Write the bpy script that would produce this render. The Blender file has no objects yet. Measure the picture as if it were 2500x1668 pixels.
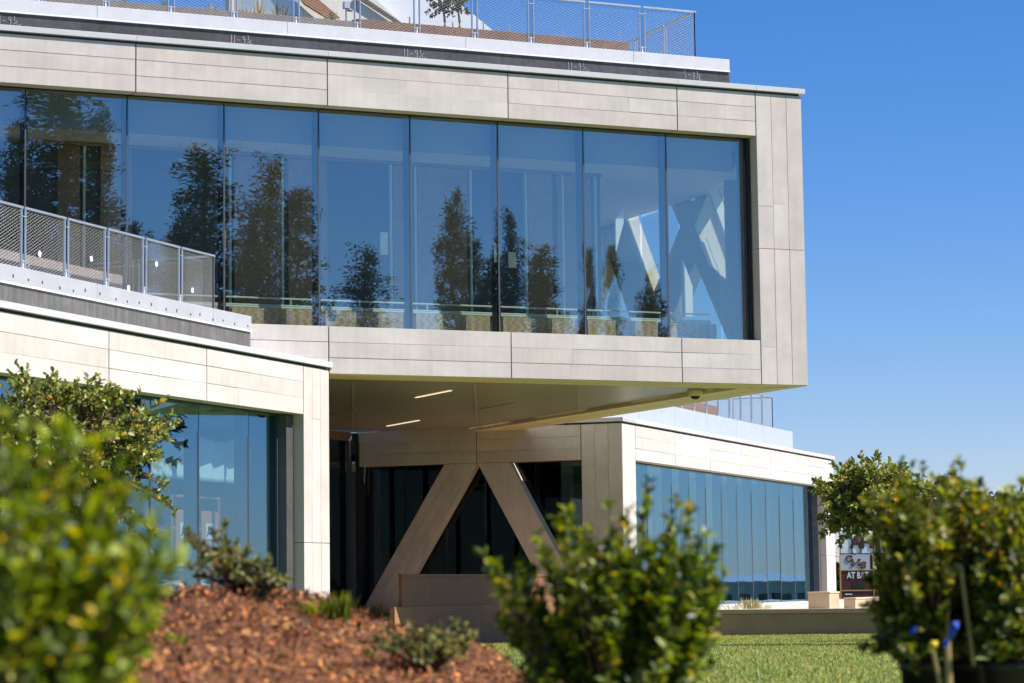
import bpy, bmesh, math, random
import numpy as np
from mathutils import Matrix, Vector

random.seed(7); rng = np.random.default_rng(7)
S = bpy.context.scene
COL = S.collection
R = math.radians

# ------------------------------------------------------------------ camera
F_PX, PITCH, ROLL = 6057.86, R(5.664), R(-0.731)      # in pixels of the 2500 px wide photo
cam_d = bpy.data.cameras.new('camera'); cam = bpy.data.objects.new('camera', cam_d); COL.objects.link(cam)
_r = Vector((1, 0, 0)); _u = Vector((0, -math.sin(PITCH), math.cos(PITCH))); _f = Vector((0, math.cos(PITCH), math.sin(PITCH)))
CR = math.cos(ROLL) * _r + math.sin(ROLL) * _u; CU = -math.sin(ROLL) * _r + math.cos(ROLL) * _u
cam.matrix_world = Matrix(((CR.x, CU.x, -_f.x, 0), (CR.y, CU.y, -_f.y, 0), (CR.z, CU.z, -_f.z, 0), (0, 0, 0, 1)))
cam_d.sensor_width = 36; cam_d.lens = F_PX / 2500 * 36; cam_d.clip_start = 0.1; cam_d.clip_end = 6000
cam_d.dof.use_dof = True; cam_d.dof.focus_distance = 54; cam_d.dof.aperture_fstop = 3.6
S.camera = cam
S.render.resolution_x = 1024; S.render.resolution_y = 683

# ------------------------------------------------------------------ light
SUN_AZ, SUN_EL = R(-11), R(50)
sdir = Vector((math.cos(SUN_AZ) * math.cos(SUN_EL), math.sin(SUN_AZ) * math.cos(SUN_EL), math.sin(SUN_EL)))
W = bpy.data.worlds.new('World'); S.world = W; W.use_nodes = True
nt = W.node_tree; nt.nodes.clear()
sky = nt.nodes.new('ShaderNodeTexSky'); sky.sky_type = 'NISHITA'; sky.sun_disc = False
sky.sun_elevation = SUN_EL; sky.sun_rotation = math.atan2(sdir.x, sdir.y)
sky.air_density = 1.0; sky.dust_density = 0.1; sky.ozone_density = 8.0; sky.altitude = 350
bg = nt.nodes.new('ShaderNodeBackground'); bg.inputs[1].default_value = 0.080
wo = nt.nodes.new('ShaderNodeOutputWorld')
hs = nt.nodes.new('ShaderNodeHueSaturation'); hs.inputs['Saturation'].default_value = 1.22     # the photo's cool, saturated blue
wb = nt.nodes.new('ShaderNodeVectorMath'); wb.operation = 'MULTIPLY'; wb.inputs[1].default_value = (1.0, 0.89, 1.03)
stc = nt.nodes.new('ShaderNodeTexCoord'); smp = nt.nodes.new('ShaderNodeMapping'); smp.inputs['Scale'].default_value = (1, 1, 0.93)
nt.links.new(stc.outputs['Generated'], smp.inputs[0]); nt.links.new(smp.outputs[0], sky.inputs[0])
nt.links.new(sky.outputs[0], hs.inputs['Color']); nt.links.new(hs.outputs[0], wb.inputs[0]); nt.links.new(wb.outputs[0], bg.inputs[0]); nt.links.new(bg.outputs[0], wo.inputs[0])
sun_d = bpy.data.lights.new('sun', 'SUN'); sun_d.energy = 5.0; sun_d.angle = R(0.53); sun_d.color = (1.0, 0.935, 0.855)
sun = bpy.data.objects.new('sun', sun_d); COL.objects.link(sun); sun.location = (40, -20, 60)
sun.rotation_euler = (-sdir).to_track_quat('-Z', 'Y').to_euler()
S.view_settings.view_transform = 'Standard'; S.view_settings.look = 'None'
S.view_settings.exposure = 0.72; S.view_settings.gamma = 1.0

# ------------------------------------------------------------------ photo pixel -> direction -> position
def ray(px, py):
    return (CR * ((px - 1250) / F_PX) + CU * (-(py - 834) / F_PX) + _f)
def at(px, py, y):                       # point on that direction, y metres in front of the lens
    d = ray(px, py); return d * (y / d.y)
def onz(px, py, z):
    d = ray(px, py); return d * (z / d.z)

# two building grids, 45 degrees apart: x' along the facade, y' into the building
class Frame:
    def __init__(s, ang, org):
        s.a = ang; s.o = Vector(org); s.x = Vector((math.cos(ang), math.sin(ang), 0)); s.y = Vector((-math.sin(ang), math.cos(ang), 0))
        s.M = Matrix.Translation(s.o) @ Matrix.Rotation(ang, 4, 'Z')
    def p(s, u, d, z): return s.o + s.x * u + s.y * d + Vector((0, 0, z))
    def hit(s, px, py, d):               # where a pixel meets the plane d metres behind the facade
        r = ray(px, py); n = s.y; t = (n.dot(s.o) + d) / n.dot(r); q = r * t - s.o
        return q.dot(s.x), q.z
AA = R(24.06)
FA = Frame(AA, (5.81, 48.59, 0))
_c = Frame(AA + R(45), (0, 0, 0))
FC = Frame(AA + R(45), _c.y * 18.99)
FW = Frame(0, (0, 0, 0))

# ------------------------------------------------------------------ materials
MATS = {}
def mat(name, col, rough=0.6, metal=0.0, var=0.0, vscale=3.0, bump=0.0, bscale=40.0, spec=0.5, streak=0.0, hue2=None, isl=0.0, coord='Object'):
    if name in MATS: return MATS[name]
    m = bpy.data.materials.new(name); m.use_nodes = True; N = m.node_tree.nodes; L = m.node_tree.links
    b = N['Principled BSDF']; b.inputs['Roughness'].default_value = rough; b.inputs['Metallic'].default_value = metal
    b.inputs['Specular IOR Level'].default_value = spec
    tc = N.new('ShaderNodeTexCoord'); src = None
    rgb = N.new('ShaderNodeRGB'); rgb.outputs[0].default_value = (*col, 1); src = rgb.outputs[0]
    def mixin(fac_out, c2, src, blend='MIX', k=1.0):
        mx = N.new('ShaderNodeMix'); mx.data_type = 'RGBA'; mx.blend_type = blend
        if fac_out is not None:
            mm = N.new('ShaderNodeMath'); mm.operation = 'MULTIPLY'; mm.inputs[1].default_value = k; L.new(fac_out, mm.inputs[0]); L.new(mm.outputs[0], mx.inputs[0])
        L.new(src, mx.inputs[6]); mx.inputs[7].default_value = (*c2, 1); return mx.outputs[2]
    geo = N.new('ShaderNodeNewGeometry'); oi = N.new('ShaderNodeObjectInfo')
    if hue2 is not None:
        src = mixin(oi.outputs['Random'] if isl == 0 else geo.outputs['Random Per Island'], hue2, src)
    if var > 0:
        n1 = N.new('ShaderNodeTexNoise'); n1.inputs['Scale'].default_value = vscale; n1.inputs['Detail'].default_value = 6; n1.inputs['Roughness'].default_value = 0.65
        mp = N.new('ShaderNodeMapping'); L.new(tc.outputs[coord], mp.inputs[0])
        ad = N.new('ShaderNodeVectorMath'); ad.operation = 'ADD'; L.new(mp.outputs[0], ad.inputs[0])
        sc = N.new('ShaderNodeVectorMath'); sc.operation = 'SCALE'; sc.inputs[0].default_value = (31, 17, 23); L.new(oi.outputs['Random'], sc.inputs[3]); L.new(sc.outputs[0], ad.inputs[1])
        L.new(ad.outputs[0], n1.inputs['Vector'])
        rp = N.new('ShaderNodeMapRange'); rp.inputs[1].default_value = 0.35; rp.inputs[2].default_value = 0.65; rp.inputs[3].default_value = 1 - var; rp.inputs[4].default_value = 1 + var
        L.new(n1.outputs[0], rp.inputs[0])
        mx = N.new('ShaderNodeVectorMath'); mx.operation = 'SCALE'; L.new(src, mx.inputs[0]); L.new(rp.outputs[0], mx.inputs[3]); src = mx.outputs[0]
    if streak > 0:                        # rain streaks down a vertical face
        n2 = N.new('ShaderNodeTexNoise'); n2.inputs['Scale'].default_value = 1.0; n2.inputs['Detail'].default_value = 4
        mp = N.new('ShaderNodeMapping'); mp.inputs['Scale'].default_value = (9, 9, 0.5); L.new(tc.outputs[coord], mp.inputs[0]); L.new(mp.outputs[0], n2.inputs['Vector'])
        rp = N.new('ShaderNodeMapRange'); rp.inputs[1].default_value = 0.42; rp.inputs[2].default_value = 0.75; rp.inputs[3].default_value = 1; rp.inputs[4].default_value = 1 - streak
        L.new(n2.outputs[0], rp.inputs[0])
        mx = N.new('ShaderNodeVectorMath'); mx.operation = 'SCALE'; L.new(src, mx.inputs[0]); L.new(rp.outputs[0], mx.inputs[3]); src = mx.outputs[0]
    L.new(src, b.inputs['Base Color'])
    if bump > 0:
        n3 = N.new('ShaderNodeTexNoise'); n3.inputs['Scale'].default_value = bscale; n3.inputs['Detail'].default_value = 5; L.new(tc.outputs[coord], n3.inputs['Vector'])
        bp = N.new('ShaderNodeBump'); bp.inputs['Strength'].default_value = bump; bp.inputs['Distance'].default_value = 0.02
        L.new(n3.outputs[0], bp.inputs['Height']); L.new(bp.outputs[0], b.inputs['Normal'])
    MATS[name] = m; return m

def glass_mat(name, base, tint, refl):
    m = bpy.data.materials.new(name); m.use_nodes = True; N = m.node_tree.nodes; L = m.node_tree.links; N.clear()
    o = N.new('ShaderNodeOutputMaterial'); mx = N.new('ShaderNodeMixShader'); t = N.new('ShaderNodeBsdfTransparent'); g = N.new('ShaderNodeBsdfGlossy')
    t.inputs[0].default_value = (*tint, 1); g.inputs[0].default_value = (*refl, 1); g.inputs['Roughness'].default_value = 0.0
    lw_ = N.new('ShaderNodeLayerWeight'); lw_.inputs[0].default_value = 0.5; fr = N.new('ShaderNodeMath'); fr.operation = 'POWER'; fr.inputs[1].default_value = 5; L.new(lw_.outputs['Facing'], fr.inputs[0])
    mr = N.new('ShaderNodeMapRange'); mr.inputs[1].default_value = 0.0; mr.inputs[2].default_value = 1; mr.inputs[3].default_value = base; mr.inputs[4].default_value = 1
    L.new(fr.outputs[0], mr.inputs[0]); L.new(mr.outputs[0], mx.inputs[0]); L.new(t.outputs[0], mx.inputs[1]); L.new(g.outputs[0], mx.inputs[2])
    tc = N.new('ShaderNodeTexCoord'); n = N.new('ShaderNodeTexNoise'); n.inputs['Scale'].default_value = 0.9; n.inputs['Detail'].default_value = 1
    oi = N.new('ShaderNodeObjectInfo'); ad = N.new('ShaderNodeVectorMath'); L.new(tc.outputs['Object'], ad.inputs[0]); sc = N.new('ShaderNodeVectorMath'); sc.operation = 'SCALE'; sc.inputs[0].default_value = (40, 30, 20); L.new(oi.outputs['Random'], sc.inputs[3]); L.new(sc.outputs[0], ad.inputs[1])
    L.new(ad.outputs[0], n.inputs['Vector'])
    bp = N.new('ShaderNodeBump'); bp.inputs['Strength'].default_value = 0.3; bp.inputs['Distance'].default_value = 0.006; L.new(n.outputs[0], bp.inputs['Height']); L.new(bp.outputs[0], g.inputs['Normal'])
    L.new(mx.outputs[0], o.inputs[0]); MATS[name] = m; return m

def leaf_mat(name, c1, c2, rough=0.42, trans=0.35, tcol=None):
    m = bpy.data.materials.new(name); m.use_nodes = True; N = m.node_tree.nodes; L = m.node_tree.links
    b = N['Principled BSDF']; b.inputs['Roughness'].default_value = rough
    geo = N.new('ShaderNodeNewGeometry'); rp = N.new('ShaderNodeValToRGB')
    e = rp.color_ramp.elements; e[0].color = (*c1, 1); e[1].color = (*c2, 1); e[0].position = 0.05; e[1].position = 0.90
    ey = e.new(0.985); ey.color = (min(1, c2[0] * 1.7), c2[1] * 1.05, c2[2], 1); em = e.new(0.55); em.color = (*[(a * .62 + b * .38) for a, b in zip(c1, c2)], 1)
    L.new(geo.outputs['Random Per Island'], rp.inputs[0]); L.new(rp.outputs[0], b.inputs['Base Color'])
    tr = N.new('ShaderNodeBsdfTranslucent'); mx = N.new('ShaderNodeMixShader'); mx.inputs[0].default_value = trans
    hs = N.new('ShaderNodeHueSaturation'); hs.inputs['Saturation'].default_value = 1.15; hs.inputs['Value'].default_value = 1.5; hs.inputs['Hue'].default_value = 0.485
    L.new(rp.outputs[0], hs.inputs['Color']); L.new(hs.outputs[0], tr.inputs[0])
    L.new(b.outputs[0], mx.inputs[1]); L.new(tr.outputs[0], mx.inputs[2]); L.new(mx.outputs[0], N['Material Output'].inputs[0])
    MATS[name] = m; return m

M_CONC = mat('pale_concrete', (0.565, 0.512, 0.465), 0.82, var=0.09, vscale=1.3, bump=0.12, bscale=55, spec=0.25, streak=0.08, hue2=(0.60, 0.553, 0.513))
M_CONC2 = mat('joint_shadow_lining', (0.06, 0.055, 0.05), 0.9)
M_BACK = mat('panel_backing', (0.52, 0.455, 0.37), 0.85)
M_WHITE = mat('white_coping_metal', (0.55, 0.56, 0.57), 0.45, var=0.03, vscale=2)
M_STONE2 = mat('weathered_curb', (0.36, 0.37, 0.40), 0.75, var=0.06, vscale=2.0)
M_STONE = mat('grey_white_curb', (0.53, 0.545, 0.575), 0.75, var=0.05, vscale=3.5)
M_STRIP = mat('white_trim_strip', (0.75, 0.77, 0.80), 0.5)
M_MEMB = mat('black_membrane', (0.042, 0.042, 0.044), 0.62, var=0.3, vscale=1.2, bump=0.5, bscale=7, streak=0.35)
M_MEMB2 = mat('dusty_membrane', (0.125, 0.12, 0.115), 0.7, var=0.22, vscale=1.4, bump=0.5, bscale=7, streak=0.45)
M_PARA = mat('pale_parapet_sheet', (0.37, 0.41, 0.445), 0.55, var=0.03)
M_STEEL = mat('galvanised_steel', (0.50, 0.53, 0.57), 0.42, metal=0.75, var=0.06)
M_WIRE = mat('stainless_wire', (0.72, 0.70, 0.66), 0.35, metal=0.6)
M_FRAME = mat('dark_mullion', (0.020, 0.021, 0.024), 0.45)
M_CAP = mat('grey_mullion_face', (0.085, 0.085, 0.10), 0.5, spec=0.3)
M_JAMB = mat('charcoal_jamb', (0.075, 0.073, 0.072), 0.6, var=0.15)
M_GLASS = glass_mat('coated_glass', 0.175, (0.93, 0.96, 0.94), (0.86, 0.96, 0.96))
M_GLASS_C = glass_mat('coated_glass_side', 0.20, (0.78, 0.86, 0.86), (0.47, 0.78, 1.0))
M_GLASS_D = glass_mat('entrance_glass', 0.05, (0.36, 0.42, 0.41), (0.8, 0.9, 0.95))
M_CEIL = mat('white_ceiling', (0.72, 0.72, 0.70), 0.8)
M_FLOOR = mat('interior_floor', (0.26, 0.24, 0.21), 0.5)
M_WOOD = mat('oak_wall_panel', (0.40, 0.275, 0.17), 0.55, var=0.12, vscale=3, hue2=(0.34, 0.225, 0.145))
M_PLY = mat('pale_plywood', (0.60, 0.48, 0.29), 0.6, var=0.1, vscale=4)
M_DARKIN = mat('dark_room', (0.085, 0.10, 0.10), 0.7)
M_GREYIN = mat('grey_room_wall', (0.30, 0.30, 0.29), 0.8)
M_RAILIN = mat('pale_green_rail', (0.62, 0.72, 0.62), 0.4)
M_CORTEN = mat('brown_steel', (0.155, 0.075, 0.042), 0.7, var=0.2, vscale=5)
M_GREYST = mat('grey_brown_steel', (0.17, 0.145, 0.135), 0.7, var=0.15, vscale=4)
M_BRONZE = mat('bronze_metal', (0.25, 0.12, 0.058), 0.6, var=0.08, spec=0.2)
M_TEAK = mat('orange_wood_slat', (0.48, 0.20, 0.06), 0.55, var=0.15, vscale=6)
M_TAN = mat('tan_concrete', (0.56, 0.43, 0.27), 0.8, var=0.06)
M_LWALL = mat('olive_grey_concrete', (0.24, 0.195, 0.13), 0.85, var=0.1, vscale=1.5)
M_CAPC = mat('wall_cap_concrete', (0.34, 0.285, 0.20), 0.8, var=0.08)
M_BARK = mat('bark', (0.13, 0.09, 0.06), 0.9, var=0.3, vscale=15, bump=0.6, bscale=30)
M_TWIG = mat('red_brown_twig', (0.12, 0.06, 0.035), 0.8)
M_BAMBOO = mat('bamboo', (0.36, 0.27, 0.10), 0.6, var=0.15, vscale=8)
M_POT = mat('black_plastic_pot', (0.012, 0.010, 0.012), 0.5)
M_SOIL = mat('potting_soil', (0.05, 0.032, 0.02), 0.95)
M_BLUE = mat('blue_ribbon', (0.01, 0.09, 0.55), 0.5)
M_YEL = mat('yellow_ribbon', (0.80, 0.55, 0.03), 0.5)
M_PAPER = mat('white_paper', (0.82, 0.82, 0.80), 0.7)
M_MAROON = mat('maroon_paint', (0.085, 0.012, 0.022), 0.5)
M_GOLD = mat('gold_trim', (0.55, 0.33, 0.08), 0.5)
M_SIGNW = mat('lilac_white_panel', (0.46, 0.46, 0.58), 0.5)
M_BLACK = mat('black_paint', (0.012, 0.012, 0.014), 0.5)
M_LETW = mat('white_lettering', (0.75, 0.77, 0.82), 0.5)
M_CHALK = mat('chalk', (0.42, 0.42, 0.42), 0.9)
M_ORANGE = mat('faded_orange_paint', (0.62, 0.22, 0.10), 0.5)
M_GREYB = mat('far_grey_wall', (0.55, 0.55, 0.54), 0.8, var=0.1)
M_SHEET = mat('white_sheet', (0.78, 0.80, 0.80), 0.8)

# board-formed brown concrete
m = mat('board_formed_concrete', (0.42, 0.205, 0.10), 0.85, var=0.12, vscale=1.2); N = m.node_tree.nodes; L = m.node_tree.links
wv = N.new('ShaderNodeTexWave'); wv.bands_direction = 'Z'; wv.inputs['Scale'].default_value = 5.5; wv.inputs['Distortion'].default_value = 4; wv.inputs['Detail'].default_value = 3; wv.inputs['Detail Scale'].default_value = 0.6
tc = N.new('ShaderNodeTexCoord'); mp = N.new('ShaderNodeMapping'); mp.inputs['Scale'].default_value = (0.45, 0.45, 2.0); L.new(tc.outputs['Object'], mp.inputs[0]); L.new(mp.outputs[0], wv.inputs[0])
bp = N.new('ShaderNodeBump'); bp.inputs['Strength'].default_value = 0.4; bp.inputs['Distance'].default_value = 0.008; L.new(wv.outputs[1], bp.inputs['Height']); L.new(bp.outputs[0], N['Principled BSDF'].inputs['Normal'])
bc = N['Principled BSDF'].inputs['Base Color']; src = bc.links[0].from_socket
mx = N.new('ShaderNodeMix'); mx.data_type = 'RGBA'; mx.blend_type = 'MULTIPLY'; mx.inputs[0].default_value = 0.45; L.new(src, mx.inputs[6]); L.new(wv.outputs[0], mx.inputs[7]); L.new(mx.outputs[2], bc)
M_BOARD = m
# wood grain on the plywood / oak
for mm, sc in ((M_PLY, (1.2, 1.2, 7)), (M_WOOD, (7, 7, 0.8))):
    N = mm.node_tree.nodes; L = mm.node_tree.links; wv = N.new('ShaderNodeTexWave'); wv.inputs['Scale'].default_value = 1.6; wv.inputs['Distortion'].default_value = 7; wv.inputs['Detail'].default_value = 2
    tc = N.new('ShaderNodeTexCoord'); mp = N.new('ShaderNodeMapping'); mp.inputs['Scale'].default_value = sc; L.new(tc.outputs['Object'], mp.inputs[0]); L.new(mp.outputs[0], wv.inputs[0])
    bc = N['Principled BSDF'].inputs['Base Color']; src = bc.links[0].from_socket
    mx = N.new('ShaderNodeMix'); mx.data_type = 'RGBA'; mx.blend_type = 'MULTIPLY'; mx.inputs[0].default_value = 0.3; L.new(src, mx.inputs[6]); L.new(wv.outputs[0], mx.inputs[7]); L.new(mx.outputs[2], bc)
# slatted soffit: fine slats, too narrow to pick apart from the ground
m = mat('slatted_soffit', (0.53, 0.465, 0.41), 0.36, spec=0.6); N = m.node_tree.nodes; L = m.node_tree.links
wv = N.new('ShaderNodeTexWave'); wv.bands_direction = 'Y'; wv.inputs['Scale'].default_value = 3.2; wv.wave_profile = 'SIN'
tc = N.new('ShaderNodeTexCoord'); L.new(tc.outputs['Object'], wv.inputs[0])
bc = N['Principled BSDF'].inputs['Base Color']; src = bc.links[0].from_socket
mx = N.new('ShaderNodeMix'); mx.data_type = 'RGBA'; mx.blend_type = 'MULTIPLY'; mx.inputs[0].default_value = 0.7; L.new(src, mx.inputs[6]); L.new(wv.outputs[0], mx.inputs[7]); L.new(mx.outputs[2], bc)
M_SLAT = m
M_BAND = mat('timber_toned_beam', (0.84, 0.69, 0.46), 0.6, var=0.06, hue2=(0.76, 0.61, 0.40))
# lit strip lamp
m = bpy.data.materials.new('lit_strip'); m.use_nodes = True; b = m.node_tree.nodes['Principled BSDF']; b.inputs['Base Color'].default_value = (0.9, 0.8, 0.6, 1)
b.inputs['Emission Color'].default_value = (1, 0.80, 0.50, 1); b.inputs['Emission Strength'].default_value = 0.62; M_LAMP = m
M_LAMPOFF = mat('dim_strip', (0.55, 0.50, 0.42), 0.4)

# ------------------------------------------------------------------ object helpers
WM = {}
def put(o, Mw, parent=None):
    COL.objects.link(o)
    if parent is not None:
        o.parent = parent; o.matrix_parent_inverse = WM[parent.name].inverted()
    o.matrix_basis = Mw; WM[o.name] = Mw.copy(); return o
def mobj(name, me, Mw=None, parent=None): return put(bpy.data.objects.new(name, me), Mw if Mw is not None else Matrix.Identity(4), parent)
def tag(o, label, cat, group=None):
    o['label'] = label; o['category'] = cat
    if group: o['group'] = group
    return o
def thing(name, loc, label, cat, group=None, rot=0):
    o = bpy.data.objects.new(name, None); o.empty_display_size = 0.2
    put(o, Matrix.Translation(Vector(loc)) @ Matrix.Rotation(rot, 4, 'Z')); return tag(o, label, cat, group)
def structure(o): o['kind'] = 'structure'; return o
def stuff(o): o['kind'] = 'stuff'; return o

BOX = {}
def box_mesh(dx, dy, dz, m, bev=0.0, skew=None):
    k = (round(dx, 4), round(dy, 4), round(dz, 4), m.name, bev, skew)
    if k in BOX: return BOX[k]
    me = bpy.data.meshes.new('block'); bm = bmesh.new(); bmesh.ops.create_cube(bm, size=1)
    for v in bm.verts:
        v.co.x *= dx; v.co.y *= dy; v.co.z *= dz
        if skew:                                       # slightly wedge-shaped board: (top-left, top-right, bottom-left, bottom-right)
            v.co.z += skew[(0 if v.co.z > 0 else 2) + (0 if v.co.x < 0 else 1)]
    if bev > 0: bmesh.ops.bevel(bm, geom=bm.edges[:], offset=bev, segments=1, affect='EDGES')
    bm.to_mesh(me); bm.free(); me.materials.append(m); BOX[k] = me; return me
def box(name, fr, u0, u1, d0, d1, z0, z1, m, parent=None, bev=0.0, skew=None):
    me = box_mesh(abs(u1 - u0), abs(d1 - d0), abs(z1 - z0), m, bev, skew)
    Mw = fr.M @ Matrix.Translation(((u0 + u1) / 2, (d0 + d1) / 2, (z0 + z1) / 2))
    return mobj(name, me, Mw, parent)
def mesh_np(name, V, Fs, m, smooth=False):
    me = bpy.data.meshes.new(name); me.from_pydata([tuple(v) for v in V], [], [tuple(f) for f in Fs]); me.materials.append(m)
    if smooth: me.polygons.foreach_set('use_smooth', [True] * len(me.polygons))
    me.update(); return me
def prism_mesh(name, poly, n, thick, m):               # poly: list of Vectors (planar), extruded along n
    n = Vector(n).normalized() * thick; k = len(poly); V = [p for p in poly] + [p + n for p in poly]
    Fs = [list(range(k))[::-1], list(range(k, 2 * k))] + [[i, (i + 1) % k, k + (i + 1) % k, k + i] for i in range(k)]
    me = mesh_np(name, V, Fs, m); bm = bmesh.new(); bm.from_mesh(me); bmesh.ops.recalc_face_normals(bm, faces=bm.faces); bm.to_mesh(me); bm.free(); return me
def tube_arrays(paths, sides=4):                       # paths: list of (points, radii)
    V = []; Fs = []
    for pts, rad in paths:
        pts = [Vector(p) for p in pts]; b0 = len(V); n = len(pts)
        for i, p in enumerate(pts):
            t = (pts[min(i + 1, n - 1)] - pts[max(i - 1, 0)]).normalized()
            a = t.cross(Vector((0, 0, 1)));
            if a.length < 1e-3: a = t.cross(Vector((1, 0, 0)))
            a.normalize(); c = t.cross(a); r = rad[i] if hasattr(rad, '__len__') else rad
            for k in range(sides):
                q = 2 * math.pi * (k + 0.5) / sides; V.append(p + a * (math.cos(q) * r) + c * (math.sin(q) * r))
        for i in range(n - 1):
            for k in range(sides):
                k2 = (k + 1) % sides; Fs.append((b0 + i * sides + k, b0 + i * sides + k2, b0 + (i + 1) * sides + k2, b0 + (i + 1) * sides + k))
        Fs.append(tuple(b0 + k for k in range(sides))[::-1]); Fs.append(tuple(b0 + (n - 1) * sides + k for k in range(sides)))
    return V, Fs
def tubes(name, paths, m, parent=None, sides=4, smooth=False):
    V, Fs = tube_arrays(paths, sides); return mobj(name, mesh_np(name, V, Fs, m, smooth), None, parent)
def stroke_mesh(name, lines, w, th, m):                # flat lettering from polylines in the x/z plane, facing -y
    V = []; Fs = []
    for ln in lines:
        ln = [Vector((p[0], 0, p[1])) for p in ln]; n = len(ln); b0 = len(V)
        for i, p in enumerate(ln):
            t = (ln[min(i + 1, n - 1)] - ln[max(i - 1, 0)]).normalized(); s = Vector((-t.z, 0, t.x)) * w / 2
            for y in (0, -th): V += [p + s + Vector((0, y, 0)), p - s + Vector((0, y, 0))]
        for i in range(n - 1):
            a = b0 + i * 4; c = a + 4
            Fs += [(a + 2, a + 3, c + 3, c + 2), (a, c, c + 1, a + 1), (a, a + 2, c + 2, c), (a + 1, c + 1, c + 3, a + 3)]
        Fs += [(b0, b0 + 1, b0 + 3, b0 + 2), (b0 + 4 * n - 4, b0 + 4 * n - 2, b0 + 4 * n - 1, b0 + 4 * n - 3)]
    return mesh_np(name, V, Fs, m)
def text_mesh(body, size, m, ext=0.004, shear=0.0, bold=0.0):
    c = bpy.data.curves.new('lettering', 'FONT'); c.body = body; c.size = size; c.extrude = ext; c.shear = shear; c.offset = bold; c.align_x = 'CENTER'; c.align_y = 'CENTER'
    o = bpy.data.objects.new('lettering_tmp', c); COL.objects.link(o); dg = bpy.context.evaluated_depsgraph_get()
    me = bpy.data.meshes.new_from_object(o.evaluated_get(dg)); bpy.data.objects.remove(o); bpy.data.curves.remove(c); me.materials.clear(); me.materials.append(m)
    return me
UPRIGHT = Matrix.Rotation(R(90), 4, 'X')

# ------------------------------------------------------------------ ground
def gz(x, y):
    z = -1.25 + 0.0124 * (60 - max(9.0, min(y, 60.0)))
    return z
def lawn_mat():
    m = mat('lawn', (0.15, 0.19, 0.045), 0.9, var=0.25, vscale=0.9, bump=0.8, bscale=60, coord='Object'); return m
ys = [-400, -120, -40, -10, 0, 5, 9, 20, 30, 40, 50, 60, 75, 100, 150, 250, 500, 1000, 3000]
xs = [-3000, -800, -200, -60, -20, -8, 0, 8, 20, 60, 200, 800, 3000]
V = [(x, y, gz(x, y) - (0.2 if y > 90 else 0)) for y in ys for x in xs]; nx = len(xs)
Fs = [(j * nx + i, j * nx + i + 1, (j + 1) * nx + i + 1, (j + 1) * nx + i) for j in range(len(ys) - 1) for i in range(nx - 1)]
structure(mobj('lawn', mesh_np('lawn', V, Fs, lawn_mat())))
# far ridge, with distance haze put into its bluish colour
V = []; Fs = []
for i in range(61):
    t = R(-75 + 150 * i / 60); r = 2600; h = 3 + 3 * math.sin(i * 0.9) + 3 * math.sin(i * 0.37 + 1) + 1.5 * random.random()
    x, y = math.sin(t + R(20)) * r, math.cos(t + R(20)) * r
    V += [(x, y, -3), (x * 1.03, y * 1.03, h + 3), (x * 1.15, y * 1.15, -3)]
for i in range(60):
    a = i * 3; Fs += [(a, a + 3, a + 4, a + 1), (a + 1, a + 4, a + 5, a + 2)]
structure(mobj('hills', mesh_np('hills', V, Fs, mat('hazy_hill', (0.33, 0.40, 0.50), 0.95, var=0.1, vscale=0.01))))
# paved terrace behind the low walls
TZ = -0.64
paving = mat('terrace_paving', (0.55, 0.47, 0.37), 0.85, var=0.06)
structure(box('terrace', FC, 59.30, 100, -16, 26, -1.6, TZ, paving))
structure(box('forecourt', FC, 20, 59.29, 0.35, 26, -1.6, TZ - 0.06, mat('forecourt_soil', (0.52, 0.35, 0.20), 0.9, var=0.15, vscale=2)))

# ------------------------------------------------------------------ the building
bld = thing('campus_building', FC.p(57, 3, TZ), 'pale concrete and glass campus building of stacked boxes, the top one cantilevered', 'building')

def fascia(fr, u0, u1, z0, z1, n=3, vertical=False, d0=0.0, th=0.12, ret=0.30, seed=0, flip=False, soff=True):
    """one cast panel: a backing block with slightly proud boards, shadow joints between them"""
    rnd = random.Random(int(u0 * 37 + z0 * 91 + seed)); g = 0.011
    u0 += g; u1 -= g
    pn = box('column_panel' if vertical else 'fascia_panel', fr, u0, u1, d0 + 0.017, d0 + ret, z0, z1, M_BACK, bld)
    if vertical:
        w = (u1 - u0) / n
        for i in range(n):
            cuts = [z0, z1] if rnd.random() < 0.4 else [z0, z0 + (z1 - z0) * rnd.uniform(.25, .75), z1]
            for a, b in zip(cuts[:-1], cuts[1:]):
                gl = rnd.uniform(.001, .006); gr = rnd.uniform(.001, .006)
                box('board', fr, u0 + i * w + (gl if i else 0), u0 + (i + 1) * w - (gr if i < n - 1 else 0), d0 + rnd.uniform(0, .003), d0 + 0.0175, a + (0.0015 if a > z0 else 0), b - (0.0015 if b < z1 else 0), M_CONC, pn, bev=0.002)
    else:
        hgt = (z1 - z0) / n
        for i in range(n):
            L_ = u1 - u0; cuts = [u0, u1] if (rnd.random() < 0.78 or L_ < 1.2) else [u0, u0 + L_ * rnd.uniform(.25, .75), u1]
            for a, b in zip(cuts[:-1], cuts[1:]):
                s = lambda k: -round(rnd.choice([.0002, .0005, .0015, .004, .006, .0075]), 4) * (1 if k else 0)
                sk = (s(i < n - 1), s(i < n - 1), -s(i > 0), -s(i > 0))
                box('board', fr, a + (0.001 if a > u0 else 0), b - (0.001 if b < u1 else 0), d0 + rnd.uniform(0, .003), d0 + 0.0175, z0 + i * hgt, z0 + (i + 1) * hgt, M_CONC, pn, bev=0.002, skew=sk)
    return pn

def coping(fr, u0, u1, z, joints, depth=1.0, face=0.10, over=0.05, m=None):
    js = [u0] + [j for j in joints if u0 < j < u1] + [u1]
    for a, b in zip(js[:-1], js[1:]):
        box('coping', fr, a + (0.003 if a > u0 else 0), b, -over, depth, z - face, z, m or M_WHITE, bld, bev=0.004)

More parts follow.
